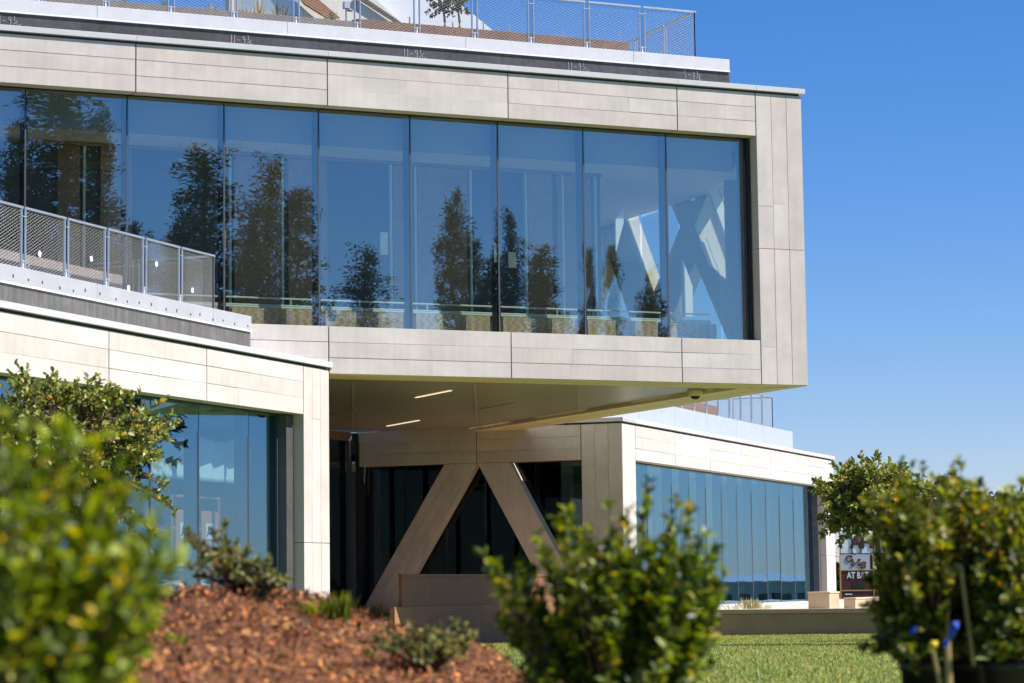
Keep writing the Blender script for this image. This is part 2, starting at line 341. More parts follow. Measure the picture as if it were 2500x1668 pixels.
def glazing(fr, mulls, d, z0, z1, m, cap=True, fin=0.24, parent=None):
    p = parent or bld
    for a, b in zip(mulls[:-1], mulls[1:]):
        pane = box('window_pane', fr, a + 0.014, b - 0.014, d, d + 0.012, z0, z1, m, p); tl_m = pane.matrix_basis @ Matrix.Rotation(random.gauss(0, .0016), 4, 'Z') @ Matrix.Rotation(random.gauss(0, .0009), 4, 'X'); pane.matrix_basis = tl_m; WM[pane.name] = tl_m
    for u in mulls:
        mu = box('mullion', fr, u - 0.040, u + 0.040, d + 0.020, d + 0.02 + fin, z0, z1, M_FRAME, p)
        if cap: box('mullion_cap', fr, u - 0.013, u + 0.013, d - 0.006, d + 0.018, z0, z1 - 0.42, M_CAP, mu)

# ---- upper volume (grid A): bottom 3.88, top 9.78
JA = [-20.73, -17.15, -13.56, -9.98, -6.38, -2.79, -1.05]
for a, b in zip(JA[:-1], JA[1:]):
    fascia(FA, a, b, 8.78, 9.635, 3, seed=1)
    fascia(FA, a, b, 3.88, 4.735, 3, seed=2)
    box('joint_lining', FA, b - 0.012, b + 0.012, 0.05, 0.28, 8.785, 9.63, M_CONC2, bld)
    box('joint_lining', FA, b - 0.012, b + 0.012, 0.05, 0.28, 3.885, 4.73, M_CONC2, bld)
fascia(FA, -1.05, 0.0, 6.555, 9.635, 3, vertical=True, ret=0.34, seed=3)
fascia(FA, -1.05, 0.0, 3.88, 6.545, 3, vertical=True, ret=0.34, seed=4)
coping(FA, -20.73, 0.06, 9.78, JA, depth=1.03)
box('coping_gap', FA, -20.7, -0.03, 0.05, 1.0, 9.637, 9.678, M_CONC2, bld)
GA = 0.36
MA = [-19.03, -17.23, -15.43, -13.62, -11.83, -10.03, -8.23, -6.45, -4.66, -2.87, -1.12]
glazing(FA, MA, GA, 4.76, 8.76, M_GLASS)
box('window_frame', FA, -20.7, -1.05, GA - 0.02, GA + 0.10, 8.762, 8.82, M_FRAME, bld)
box('window_frame', FA, -20.7, -1.05, GA - 0.03, GA + 0.06, 4.70, 4.758, M_FRAME, bld)
box('window_frame', FA, -1.10, -1.062, GA - 0.10, GA + 0.10, 4.765, 8.76, M_FRAME, bld)
box('floor_slab', FA, -20.73, -1.07, 0.35, 15.9, 4.10, 4.69, M_FLOOR, bld)
box('ceiling', FA, -20.73, -0.40, 0.66, 15.9, 8.14, 8.22, M_CEIL, bld)
box('bulkhead', FA, -20.73, -1.25, 0.63, 0.655, 8.15, 8.76, M_GREYIN, bld)
box('roof_slab', FA, -20.73, -0.36, 0.31, 16.0, 8.83, 9.60, M_CONC2, bld)
# inner room wall: timber panels and dark openings, as far as the truss bay
ID = 1.70
def iu(px, py=600): return FA.hit(px, py, ID)[0]
wood = [(140, 195), (245, 322), (572, 692), (705, 800), (960, 1008), (1020, 1142), (1290, 1350), (1362, 1445)]
box('room_wall', FA, -20.7, iu(1470), ID + 0.06, ID + 0.16, 4.70, 8.135, M_DARKIN, bld)
for p0, p1 in wood:
    box('wall_panel', FA, iu(p0), iu(p1), ID, ID + 0.055, 4.70, 8.07, M_WOOD, bld, bev=0.004)
for p0 in (205, 310, 562, 690, 955, 1015, 1150, 1285, 1375, 1455):
    box('door_edge', FA, iu(p0) - 0.02, iu(p0) + 0.02, ID - 0.02, ID + 0.058, 4.70, 8.07, M_RAILIN, bld)
box('cornice', FA, -20.7, iu(1470), ID - 0.03, ID + 0.058, 8.08, 8.13, M_WOOD, bld)
for a, b in zip(MA[:-1], MA[1:]):       # plywood knee boxes behind the glass
    box('knee_wall', FA, a + 0.33, min(b + 0.06, -1.5), 0.95, 1.10, 4.70, 5.13, M_PLY, bld, bev=0.003)
for z, r_ in ((5.33, 0.016), (5.20, 0.016), (5.165, 0.022)):
    tubes('inner_handrail', [([FA.p(-20.5, 1.02, z), FA.p(-1.6, 1.02, z)], r_)], M_RAILIN, bld, 6)
for k in range(14):
    u = -19.8 + k * 1.35; tubes('handrail_post', [([FA.p(u, 1.02, 5.13), FA.p(u, 1.02, 5.33)], 0.015)], M_RAILIN, bld, 6)
# notes taped inside the glass
M_NOTE = mat('grey_notice_paper', (0.20, 0.23, 0.23), 0.8)
for px, py, w, h in ((937, 595, .15, .42), (547, 590, .07, .42), (1213, 618, .12, .36), (1250, 635, .16, .30)):
    u, z = FA.hit(px, py, GA + 0.03); tag(box('paper_notice', FA, u - w / 2, u + w / 2, GA + 0.016, GA + 0.019, z - h / 2, z + h / 2, M_NOTE), {937: 'tall white notice taped inside the glass in the middle of the long upper window', 547: 'narrow dark-edged notice inside the upper glass beside the terrace bench', 1213: 'small notice left of the mullion above a reflected dark tree', 1250: 'small notice just right of the mullion above a reflected dark tree'}[px], 'notice', 'notices taped inside the upper glass')
# end wall of the upper volume (grid A turned a quarter): seen through the glass
FB = Frame(AA + R(90), FA.p(0, 0, 0))               # x' = depth d, y' = -s
def fb(name, d0, d1, y0, y1, z0, z1, m, par=bld, **k): return box(name, FB, d0, d1, y0, y1, z0, z1, m, par, **k)
fb('end_column', 0.36, 1.06, 0.002, 0.30, 3.90, 9.63, M_BACK)
fb('end_sill', 1.061, 16, 0.002, 0.30, 3.88, 4.73, M_BACK)
fb('end_header', 1.061, 16, 0.002, 0.30, 8.78, 9.63, M_BACK)
def strut(name, fr, p0, p1, w, y0, y1, m):           # diagonal truss member lying in the x'/z plane of a frame; ends cut level
    hw = w / 2; poly = [fr.p(p0[0] - hw, y0, p0[1]), fr.p(p0[0] + hw, y0, p0[1]), fr.p(p1[0] + hw, y0, p1[1]), fr.p(p1[0] - hw, y0, p1[1])]
    return mobj(name, prism_mesh(name, poly, fr.y, y1 - y0, m), None, bld)
strut('truss_leg', FB, (6.9, 4.74), (2.75, 8.78), 1.5, 0.004, 0.30, M_BACK)
strut('truss_leg', FB, (1.95, 4.74), (5.0, 8.78), 1.05, 0.008, 0.29, M_BACK)
strut('truss_leg', FB, (5.6, 4.74), (8.3, 8.78), 1.5, 0.012, 0.285, M_BACK)
strut('truss_leg', FB, (11.2, 4.74), (7.6, 8.78), 1.3, 0.006, 0.29, M_BACK)
for d in (1.9, 3.7, 5.5, 7.3, 9.1, 10.9): fb('window_pane', d - 0.85 + 0.05, d + 0.9, 0.32, 0.332, 4.74, 8.77, M_GLASS)
fb('inner_column', 1.5, 1.62, 0.5, 0.9, 4.70, 8.35, M_GREYIN)
fb('far_end_wall', 13.5, 13.6, 0.4, 20, 4.70, 8.35, M_GREYIN)
M_CREAM = mat('sunlit_patch_cream', (0.80, 0.74, 0.64), 0.7, var=0.05); M_PALEW = mat('sunlit_patch_white', (0.86, 0.90, 0.88), 0.6)
def plate(pxs, d, m, th=0.05):  # floating plates added in the outlines of sunlit patches inside the end bays
    poly = [FA.p(FA.hit(px, py, d)[0], d, FA.hit(px, py, d)[1]) for px, py in pxs]; mobj('sunlit_patch_plate', prism_mesh('sunlit_patch_plate', poly, FA.y, th, m), None, bld)
plate([(1698, 551), (1730, 472), (1789, 634), (1791, 706), (1776, 685), (1732, 644)], 2.30, M_CREAM)
plate([(1744, 437), (1732, 464), (1789, 622), (1787, 556)], 2.22, M_PALEW)
plate([(1746, 423), (1757, 418), (1786, 499), (1787, 548)], 2.24, M_CREAM)
plate([(1722, 580), (1728, 580), (1762, 674), (1758, 672)], 2.24, M_RAILIN, 0.02)
plate([(1667, 633), (1691, 699), (1692, 773), (1670, 773)], 2.30, M_PALEW)
plate([(1523, 505), (1503, 536), (1504, 615), (1523, 543)], 0.80, M_PALEW)
# ---- soffit under the cantilever
so = box('soffit', FA, -20.7, -1.065, 1.065, 15.9, 3.95, 4.05, M_SLAT, bld)
for k in range(4):
    w = 1.04 / 4
    box('edge_beam_board', FA, -20.7, -0.004 - k * w, 0.005 + k * w + 0.004, 0.005 + (k + 1) * w, 3.872 + 0.004 * (k % 2), 3.96, M_BAND, bld, bev=0.004) if k else \
    box('edge_beam_board', FA, -20.7, -0.004, 0.02, w, 3.868, 3.879, M_BAND, bld, bev=0.003)
for k in range(4):
    w = 1.04 / 4
    fb('edge_beam_board', (k + 1) * w + 0.012, 16, 0.004 + k * w + 0.004, 0.004 + (k + 1) * w, 3.866 - 0.002 * (k % 2), 3.9605, M_BAND, bev=0.004)
for u, d0, d1, lit in ((-6.04, 3.76, 5.63, 1), (-3.37, 12.14, 14.19, 1), (-3.39, 6.53, 8.44, 0), (-6.0, 9.3, 10.95, 0)):
    box('strip_light' if lit else 'unlit_strip_light', FA, u - 0.03, u + 0.03, d0, d1, 3.935, 3.949, M_LAMP if lit else M_LAMPOFF, bld)
for a0, a1 in (((-0.74, 47.84), (-0.86, 59)), ((1.32, 49.46), (1.55, 58.5)), ((-3.06, 47.48), (-4.02, 62))):
    tubes('soffit_seam', [([(a0[0], a0[1], 3.946), (a1[0], a1[1], 3.946)], 0.018)], M_LAMPOFF, bld, 4)
# round fixture under the soffit
def lathe(name, prof, m, Mw, parent=None, seg=20, smooth=True):
    V = []; Fs = []
    for r_, z in prof:
        for k in range(seg): V.append((r_ * math.cos(2 * math.pi * k / seg), r_ * math.sin(2 * math.pi * k / seg), z))
    for i in range(len(prof) - 1):
        for k in range(seg): Fs.append((i * seg + k, i * seg + (k + 1) % seg, (i + 1) * seg + (k + 1) % seg, (i + 1) * seg + k))
    Fs.append(tuple(range(seg))[::-1]); Fs.append(tuple((len(prof) - 1) * seg + k for k in range(seg)))
    return mobj(name, mesh_np(name, V, Fs, m, smooth), Mw, parent)
cp = FA.p(-1.24, 2.38, 3.95)
sc_ = thing('ceiling_camera', cp, 'round white dome fixture under the overhanging soffit near its corner', 'camera')
lathe('housing', [(0.15, 0.0), (0.16, -0.02), (0.16, -0.10), (0.13, -0.13), (0.10, -0.13)], M_BAND, Matrix.Translation(cp), sc_)
lathe('lens_dome', [(0.10, -0.131), (0.08, -0.17), (0.04, -0.19), (0.005, -0.195)], M_BLACK, Matrix.Translation(cp), sc_)

# ---- lower wings (grid C): one long facade line with a gap for the entrance court
def wing_c(u0, u1, joints, cols, mulls, seam, gz0, uleft, uright):
    for a, b in zip(joints[:-1], joints[1:]):
        fascia(FC, a, b, 3.08, 3.935, 3, seed=5)
        box('joint_lining', FC, b - 0.012, b + 0.012, 0.05, 0.28, 3.085, 3.93, M_CONC2, bld)
    for a, b in cols:
        fascia(FC, a, b, seam + 0.005, 3.935, 3, vertical=True, ret=0.34, seed=6)
        fascia(FC, a, b, -1.4, seam - 0.005, 3, vertical=True, ret=0.34, seed=7)
    coping(FC, u0, u1 + 0.05, 4.08, joints, depth=1.03)
    box('coping_gap', FC, u0 + 0.03, u1 - 0.03, 0.05, 1.0, 3.937, 3.978, M_CONC2, bld)
    glazing(FC, mulls, 0.36, gz0, 3.06, M_GLASS_C)
    box('window_frame', FC, uleft, uright, 0.34, 0.46, 3.062, 3.12, M_FRAME, bld)
    box('window_frame', FC, uleft, uright, 0.33, 0.46, gz0 - 0.08, gz0 - 0.002, M_FRAME, bld)
JL = [20.1, 23.3, 26.4, 29.5, 32.62, 35.74, 39.33]
ML = [24.6, 26.4, 28.1, 29.8, 31.3] + [FC.hit(px, 1100, 0.36)[0] for px in (251, 368, 485, 607)] + [39.02]
wing_c(20.1, 40.39, JL, [(39.33, 40.39)], ML, 0.83, -1.3, 20.1, 39.05)
box('window_jamb', FC, 39.05, 39.318, 0.20, 0.50, -1.3, 3.06, M_JAMB, bld)
JR = [58.03, 61.35, 64.5, 67.6, 70.75, 73.85, 77.30]
MR = [58.25, 60.0] + [FC.hit(px, 1250, 0.36)[0] for px in (1641, 1683, 1724, 1762, 1799, 1835, 1870, 1903, 1937, 1971)] + [77.05]
wing_c(57.0, 78.5, JR, [(57.0, 58.03), (77.30, 78.5)], MR, 0.9, -0.52, 58.03, 77.28)
box('window_jamb', FC, 77.08, 77.285, 0.20, 0.50, -0.5, 3.06, M_JAMB, bld)
box('base_curb', FC, 58.03, 78.5, -0.12, 0.32, TZ - 0.05, -0.53, M_WHITE, bld)
# wing roofs, floors, rooms
for u0, u1 in ((20.1, 39.3), (58.1, 78.3)):
    box('roof_slab', FC, u0, u1, 1.0, 12, 3.45, 3.86, M_CONC2, bld)
    box('ceiling', FC, u0, u1, 0.62, 12, 3.22, 3.28, M_CEIL, bld)
    box('room_back_wall', FC, u0, u1, 6.9, 7.0, -0.7, 3.2, M_GREYIN, bld)
    box('room_floor', FC, u0, u1, 0.47, 6.9, -0.75, -0.69, M_FLOOR, bld)
box('end_wall', FC, 40.05, 40.35, 0.36, 7.0, -1.3, 3.4, M_JAMB, bld)
box('room_end_wall', FC, 78.1, 78.4, 0.36, 7.0, -0.7, 3.4, M_GREYIN, bld)
for u in (36.9, 63.2, 69.0, 74.6): box('room_column', FC, u - 0.2, u + 0.2, 3.0, 3.4, -0.7, 3.2, M_GREYIN, bld)
box('room_partition', FC, 66.6, 66.75, 2.4, 6.8, -0.68, 3.2, M_SHEET, bld)
box('room_partition', FC, 71.9, 72.05, 2.0, 6.8, -0.68, 3.2, M_SHEET, bld)
box('ceiling_duct', FC, 35.3, 38.6, 0.8, 1.6, 2.85, 3.2, M_GREYIN, bld)

# ---- entrance wall of the right wing (faces us, in shade): grid D, x' = -(depth along C), facing -C
FD = Frame(AA + R(45) - R(90), FC.p(57.0, 0, 0))      # x' runs to the right (towards us), y' into the wing
def fd(name, x0, x1, y0, y1, z0, z1, m, par=bld, **k): return box(name, FD, x0, x1, y0, y1, z0, z1, m, par, **k)
fascia(FD, -1.06, -0.002, 0.905, 3.935, 3, vertical=True, ret=0.34, seed=8, d0=0.004)
fascia(FD, -1.06, -0.002, -0.7, 0.895, 3, vertical=True, ret=0.34, seed=9, d0=0.004)
fascia(FD, -3.80, -1.06, 3.08, 3.935, 3, seed=10)
fascia(FD, -7.07, -3.80, 3.08, 3.95, 3, seed=11)
fd('joint_lining', -3.812, -3.788, 0.05, 0.28, 3.085, 3.93, M_CONC2); fd('joint_lining', -1.072, -1.05, 0.05, 0.28, 3.085, 3.93, M_CONC2)
fd('coping', -1.5, 0.05, -0.05, 1.0, 3.981, 4.079, M_WHITE, bev=0.004)
fd('coping_gap', -1.5, -0.04, 0.04, 0.9, 3.937, 3.980, M_CONC2)
def leg(p0, p1, w, nb):
    """raking truss leg of several long boards; thickness 0.34"""
    hw = w / 2
    base = strut('truss_leg', FD, p0, p1, w, 0.03, 0.34, M_BACK)
    for i in range(nb):
        a = -hw + w * i / nb + 0.004; b = -hw + w * (i + 1) / nb - 0.004
        poly = [FD.p(p0[0] + a, 0.006, p0[1]), FD.p(p0[0] + b, 0.006, p0[1]), FD.p(p1[0] + b, 0.006, p1[1]), FD.p(p1[0] + a, 0.006, p1[1])]
        mobj('board', prism_mesh('board', poly, FD.y, 0.0235, M_CONC), None, base)
leg((-6.62, -0.70), (-4.24, 3.07), 0.86, 3)
leg((-1.28, -0.70), (-3.36, 3.07), 0.84, 1)
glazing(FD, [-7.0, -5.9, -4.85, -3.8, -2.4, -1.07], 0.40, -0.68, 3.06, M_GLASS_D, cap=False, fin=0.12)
fd('window_frame', -7.0, -1.07, 0.38, 0.50, 3.062, 3.12, M_FRAME)
fd('door_post', -7.07, -6.98, -0.05, 0.42, -0.7, 3.9, M_FRAME); fd('door_post', -7.30, -7.20, -0.10, 0.02, -0.7, 3.94, M_CAP)
fd('base_curb', -7.07, -1.06, -0.04, 0.36, -0.76, -0.705, M_WHITE)
# glazed wall at the back of the court
BK = 7.25
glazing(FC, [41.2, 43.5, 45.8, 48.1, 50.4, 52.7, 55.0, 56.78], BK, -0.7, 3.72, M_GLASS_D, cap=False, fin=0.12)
box('court_header', FC, 40.4, 56.9, BK - 0.05, BK + 0.2, 3.74, 3.94, M_BRONZE, bld)
box('lobby_floor', FC, 40.5, 57.5, BK + 0.2, 16, -0.75, -0.69, M_FLOOR, bld)
box('lobby_wall', FC, 40.5, 66, 15.0, 15.2, -0.7, 3.9, M_GREYIN, bld)
box('lobby_wall', FC, 62.0, 62.2, 7.2, 15, -0.7, 3.9, M_DARKIN, bld)
M_NIGHT = mat('lobby_gloom', (0.020, 0.022, 0.024), 0.7)
fd('lobby_dark_sheet', -7.0, -2.3, 1.9, 2.0, -0.68, 3.2, M_NIGHT)  # near-black sheet added to paint the darkness behind the entrance glass
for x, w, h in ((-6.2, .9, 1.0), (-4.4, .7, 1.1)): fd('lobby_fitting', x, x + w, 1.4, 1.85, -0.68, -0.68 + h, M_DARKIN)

# ---- roof edges: curb and membrane upstand set back from each coping
def upstand(fr, u0, u1, zc, z1, z2, mm, capjoints, end):
    box('membrane_upstand', fr, u0, u1, 1.04, 1.30, zc - 0.05, z1, mm, bld)
    js = [u0] + sorted(j for j in capjoints if u0 < j < u1) + [u1]
    for a, b in zip(js[:-1], js[1:]):
        box('curb_stone', fr, a + 0.002, b - 0.002, 1.015, 1.75, z1 + 0.012, z2, M_STONE2 if mm is M_MEMB2 else M_STONE, bld, bev=0.006)
    box('drip_trim', fr, u0, u1 + 0.004, 1.008, 1.05, z1 - 0.022, z1 + 0.010, M_STRIP, bld)
    box('roof_deck', fr, u0, u1, 1.76, 9.0, zc - 0.3, zc + 0.02, M_CONC2, bld)
    n = int((u1 - max(u0, u1 - 16)) / 0.42) if mm is M_MEMB2 else 0
    for i in range(n):
        u = u1 - 0.2 - i * 0.42 - random.uniform(-.06, .06); zz = z1 + 0.04 + random.uniform(0, .05)
        box('fixing_clip', fr, u - 0.012, u + 0.012, 1.006, 1.016, zz, zz + 0.03 + random.uniform(0, .02), M_CONC2, bld)
upstand(FA, -20.7, -1.04, 9.78, 10.275, 10.51, M_MEMB, [-3.2, -6.8, -10.4, -14.0], 0)
upstand(FC, 20.2, 39.33, 4.08, 4.60, 4.86, M_MEMB2, [37.9, 34.0, 30.1, 26], 0)
# right wing: smooth pale parapet
for a, b in zip([58.0, 61.6, 64.72, 67.78, 70.85, 73.94], [61.6, 64.72, 67.78, 70.85, 73.94, 77.45]):
    box('parapet_panel', FC, a + 0.006, b - 0.006, 1.05, 1.35, 4.04, 4.86, M_PARA, bld, bev=0.003)
fd('parapet_panel', -9, -1.06, 1.06, 1.34, 4.04, 4.855, M_PARA)
box('roof_deck', FC, 58.2, 77.3, 1.36, 11, 3.87, 4.02, M_CONC2, bld)

# chalk marks on the black membrane (handwritten panel widths)
DIG = {'1': [[(0.5, 0), (0.45, 1)]], '-': [[(0.1, .5), (0.8, .55)]],
       '9': [[(.75, .75), (.55, .98), (.25, .85), (.3, .6), (.6, .58), (.76, .75), (.7, .35), (.6, 0)]],
       '5': [[(.7, .95), (.3, .95), (.28, .55), (.55, .6), (.7, .38), (.6, .1), (.25, .05)]],
       '4': [[(.55, 0), (.6, 1), (.2, .4), (.8, .42)]], '/': [[(.1, .0), (.9, .9)]],
       '3': [[(.2, .95), (.6, .95), (.65, .75), (.4, .58), (.68, .42), (.6, .1), (.2, .05)]],
       '8': [[(.5, .55), (.25, .75), (.5, .98), (.72, .78), (.5, .55), (.22, .28), (.5, .02), (.75, .28), (.5, .55)]],
       '6': [[(.65, .98), (.35, .6), (.25, .25), (.5, .02), (.72, .25), (.5, .45), (.28, .3)]]}
def chalk(px, py, big, num, den):
    u, z = FA.hit(px, py, 1.035); lines = []; x = 0
    def add(ch, x, z0, w, h): 
        for l in DIG[ch]: lines.append([(x + p[0] * w, z0 + p[1] * h + 0.01 * math.sin(5 * p[0])) for p in l])
    for ch in big:
        w = .05 if ch == '1' else .085; add(ch, x, -.08, w, .17); x += w + .012
    for i, ch in enumerate(num): add(ch, x + .0 + i * .045, .015, .06, .08)
    add('/', x, -.05, .10, .10)
    for i, ch in enumerate(den): add(ch, x + .05 + i * .05, -.10, .055, .075)
    me = stroke_mesh('chalk_mark', lines, .0075, .002, M_CHALK)
    mobj('chalk_mark', me, FA.M @ Matrix.Translation((u, 1.037, z)), bld)
chalk(-12, 50, '11-9', '1', '16'); chalk(562, 97, '11-9', '3', '8'); chalk(985, 131, '11-9', '1', '16'); chalk(1386, 163, '11-9', '1', '16'); chalk(1668, 183, '5-4', '3', '8')

# upper tier glimpsed over the roof planters: sloping stair walls
M_TIER = mat('pale_tier_wall', (0.62, 0.60, 0.55), 0.8, var=0.07); M_TIER2 = mat('pale_smooth_ramp_wall', (0.60, 0.64, 0.70), 0.7)
def tier(pxs, d, th, m, name='upper_tier_wall'):
    poly = [FA.p(FA.hit(px, py, d)[0], d, FA.hit(px, py, d)[1]) for px, py in pxs]
    mobj(name, prism_mesh(name, poly, FA.y, th, m), None, bld)
tier([(560, 160), (560, -260), (700, -200), (985, 60), (985, 160)], 6.6, 0.3, M_TIER)
tier([(880, 170), (872, -10), (880, -160), (1040, -60), (1205, 76), (1205, 170)], 7.0, 0.3, M_TIER2)
tier([(868, -8), (878, -14), (985, 58), (985, 66), (975, 60)], 6.5, 0.06, M_CONC2, 'stair_shadow_trim')
tier([(590, -60), (700, -60), (742, 40), (640, 24), (590, 22)], 6.5, 0.05, M_GLASS, 'stair_window')
tier([(690, -60), (712, -60), (830, 44), (800, 44), (745, 10)], 6.4, 0.08, M_BRONZE, 'stair_stringer')

# ------------------------------------------------------------------ railings with wire mesh
def wire_panel(p0, p1, z0, z1, step=0.10, slope=0.52, r=0.0017):
    """diamond cable mesh between two posts"""
    ax = (p1 - p0); Lh = ax.length; ax = ax / Lh; H = z1 - z0; V = []; Fs = []
    n = Vector((-ax.y, ax.x, 0)); rise = slope
    def seg(a, b, off):
        b0 = len(V); A = p0 + ax * a[0] + Vector((0, 0, a[1])) + n * off; B = p0 + ax * b[0] + Vector((0, 0, b[1])) + n * off
        t = (B - A).normalized(); s = t.cross(n)
        for P in (A, B):
            for q in range(3): V.append(P + (s * math.cos(q * 2.094) + n * math.sin(q * 2.094)) * r)
        for q in range(3): Fs.append((b0 + q, b0 + (q + 1) % 3, b0 + 3 + (q + 1) % 3, b0 + 3 + q))
    k = -H / rise
    while k < Lh:
        a = (k, 0.0); b = (k + H / rise, H)
        if a[0] < 0: a = (0.0, -k * rise)
        if b[0] > Lh: b = (Lh, (Lh - k) * rise)
        if a[1] < H and b[1] > 0 and b[0] - a[0] > .01:
            seg((a[0], z0 + a[1]), (b[0], z0 + b[1]), .003); seg((Lh - a[0], z0 + a[1]), (Lh - b[0], z0 + b[1]), -.003)
        k += step
    return mesh_np('wire_mesh', V, Fs, M_WIRE)
def railing(label, fr, posts, d, z0, z1, ret=None, group='mesh railings on the terraces', pair=0.11):
    r = thing('mesh_railing', fr.p((posts[0] + posts[-1]) / 2, d, z0), label, 'railing', group)
    def P(u, dd): return fr.p(u, dd, 0)
    runs = [(P(a + pair / 2, d), P(b - (pair / 2 if i < len(posts) - 2 else 0), d)) for i, (a, b) in enumerate(zip(posts[:-1], posts[1:]))]
    if ret: runs += [(P(posts[-1], d + a), P(posts[-1], d + b)) for a, b in ret]
    for p0, p1 in runs:
        ax = (p1 - p0).normalized()
        for q in (p0, p1): tubes('post', [([q + Vector((0, 0, z0 - 0.0)), q + Vector((0, 0, z1))], 0.019)], M_STEEL, r, 6)
        ang = math.atan2(ax.y, ax.x); Lr = (p1 - p0).length
        mobj('top_rail', box_mesh(Lr + 0.06, 0.05, 0.035, M_STEEL, 0.004), Matrix.Translation((p0 + p1) / 2 + Vector((0, 0, z1 + 0.0175))) @ Matrix.Rotation(ang, 4, 'Z'), r)
        stuff(mobj('wire_mesh', wire_panel(p0 + ax * .03, p1 - ax * .03, z0 + .04, z1 - .02), None, r))
    for u in posts[1:-1]:
        for zz in (z0 + 0.22, z1 - 0.12): tubes('clip', [([P(u - pair / 2 - .02, d - .02) + Vector((0, 0, zz)), P(u + pair / 2 + .02, d - .02) + Vector((0, 0, zz))], 0.007)], M_WIRE, r, 4)
        tubes('anchor_pin', [([P(u, d) + Vector((0, 0, z0)), P(u, d) + Vector((0, 0, z0 + .24))], 0.014)], M_STRIP, r, 5)
    return r
railing('steel mesh railing along the topmost roof edge against the blue sky', FA, [-17.38, -16.16, -14.93, -13.7, -12.47, -11.26, -10.04, -8.81, -7.59, -6.38, -5.18, -3.96, -2.73, -1.53], 1.55, 10.512, 11.54, ret=[(0.0, 1.25), (1.36, 2.6), (2.7, 3.95), (4.05, 5.3)])
railing('steel mesh railing sloping down on the left terrace in front of the tall glass', FC, [27.6, 28.85, 30.1, 31.38, 32.64, 33.9, 35.15, 36.4, 37.65, 38.86], 1.53, 4.862, 5.90, ret=[(0.0, 1.5), (1.62, 3.1)])
railing('distant steel railing with close posts on the right-hand wing below the overhang', FC, [65.9, 67.14, 68.36, 69.6, 70.82, 72.06, 73.3, 74.53, 75.77, 77.02], 1.59, 4.862, 5.94, ret=[(0.0, 1.3), (1.4, 2.8), (2.9, 4.3)])

# ------------------------------------------------------------------ foliage builders
def leaf_mesh(name, pos, axis, nrm, ln, wd, m, fold=0.25, me_only=True):
    pos, axis, nrm = (np.asarray(a, float) for a in (pos, axis, nrm)); ln = np.asarray(ln, float)[:, None]; wd = np.asarray(wd, float)[:, None]
    axis /= np.linalg.norm(axis, axis=1, keepdims=True) + 1e-9; side = np.cross(axis, nrm); side /= np.linalg.norm(side, axis=1, keepdims=True) + 1e-9
    up = np.cross(side, axis); n = len(pos)
    v = np.stack([pos, pos + axis * ln * .3 + side * wd * .42 + up * wd * fold, pos + axis * ln * .68 + side * wd * .40 + up * wd * fold * .8, pos + axis * ln - up * ln * .06,
                  pos + axis * ln * .68 - side * wd * .40 + up * wd * fold * .8, pos + axis * ln * .3 - side * wd * .42 + up * wd * fold], 1).reshape(-1, 3)
    me = bpy.data.meshes.new(name); me.vertices.add(n * 6); me.vertices.foreach_set('co', v.ravel().astype('f'))
    q = np.array([0, 1, 2, 3, 0, 3, 4, 5]); idx = (np.arange(n)[:, None] * 6 + q).ravel()
    me.loops.add(n * 8); me.loops.foreach_set('vertex_index', idx.astype('i')); me.polygons.add(n * 2)
    me.polygons.foreach_set('loop_start', np.arange(0, n * 8, 4).astype('i')); me.polygons.foreach_set('loop_total', np.full(n * 2, 4, 'i'))
    me.materials.append(m); me.update(calc_edges=True); me.validate(); return me
def shoots_to_leaves(shoots, per, t0, ln, wd, up=0.35, spread=0.9, jit=0.3):
    """leaves set along curved shoots. shoots: list of (base, mid, tip)"""
    P = []; A = []; Nn = []; Ls = []; Ws = []
    for b, m_, t in shoots:
        k = per if isinstance(per, int) else rng.integers(*per)
        tt = t0 + (1 - t0) * np.sqrt(rng.random(k)); ph = rng.random(k) * 6.283
        b, m_, t = np.array(b), np.array(m_), np.array(t)
        c = ((1 - tt) ** 2)[:, None] * b + (2 * tt * (1 - tt))[:, None] * m_ + (tt ** 2)[:, None] * t
        tg = 2 * (1 - tt)[:, None] * (m_ - b) + 2 * tt[:, None] * (t - m_); tg /= np.linalg.norm(tg, axis=1, keepdims=True) + 1e-9
        ref = np.tile([0.3, 0.2, 0.93], (k, 1)); s1 = np.cross(tg, ref); s1 /= np.linalg.norm(s1, axis=1, keepdims=True) + 1e-9; s2 = np.cross(tg, s1)
        rad = s1 * np.cos(ph)[:, None] + s2 * np.sin(ph)[:, None]
        ax = tg * (0.55 + 0.3 * tt[:, None]) + rad * spread + rng.normal(0, jit, (k, 3)) + np.array([0, 0, up * 0.4])
        nr = tg * 0.7 - rad * 0.25 + np.array([0, 0, up]) + rng.normal(0, jit, (k, 3))
        P.append(c); A.append(ax); Nn.append(nr); s = rng.uniform(.65, 1.15, k); Ls.append(ln * s); Ws.append(wd * s * rng.uniform(.85, 1.15, k))
    return tuple(np.concatenate(a) for a in (P, A, Nn, Ls, Ws))
def q2(b, m_, t, n=6):
    return [tuple((1 - s) ** 2 * np.array(b) + 2 * s * (1 - s) * np.array(m_) + s * s * np.array(t)) for s in np.linspace(0, 1, n)]

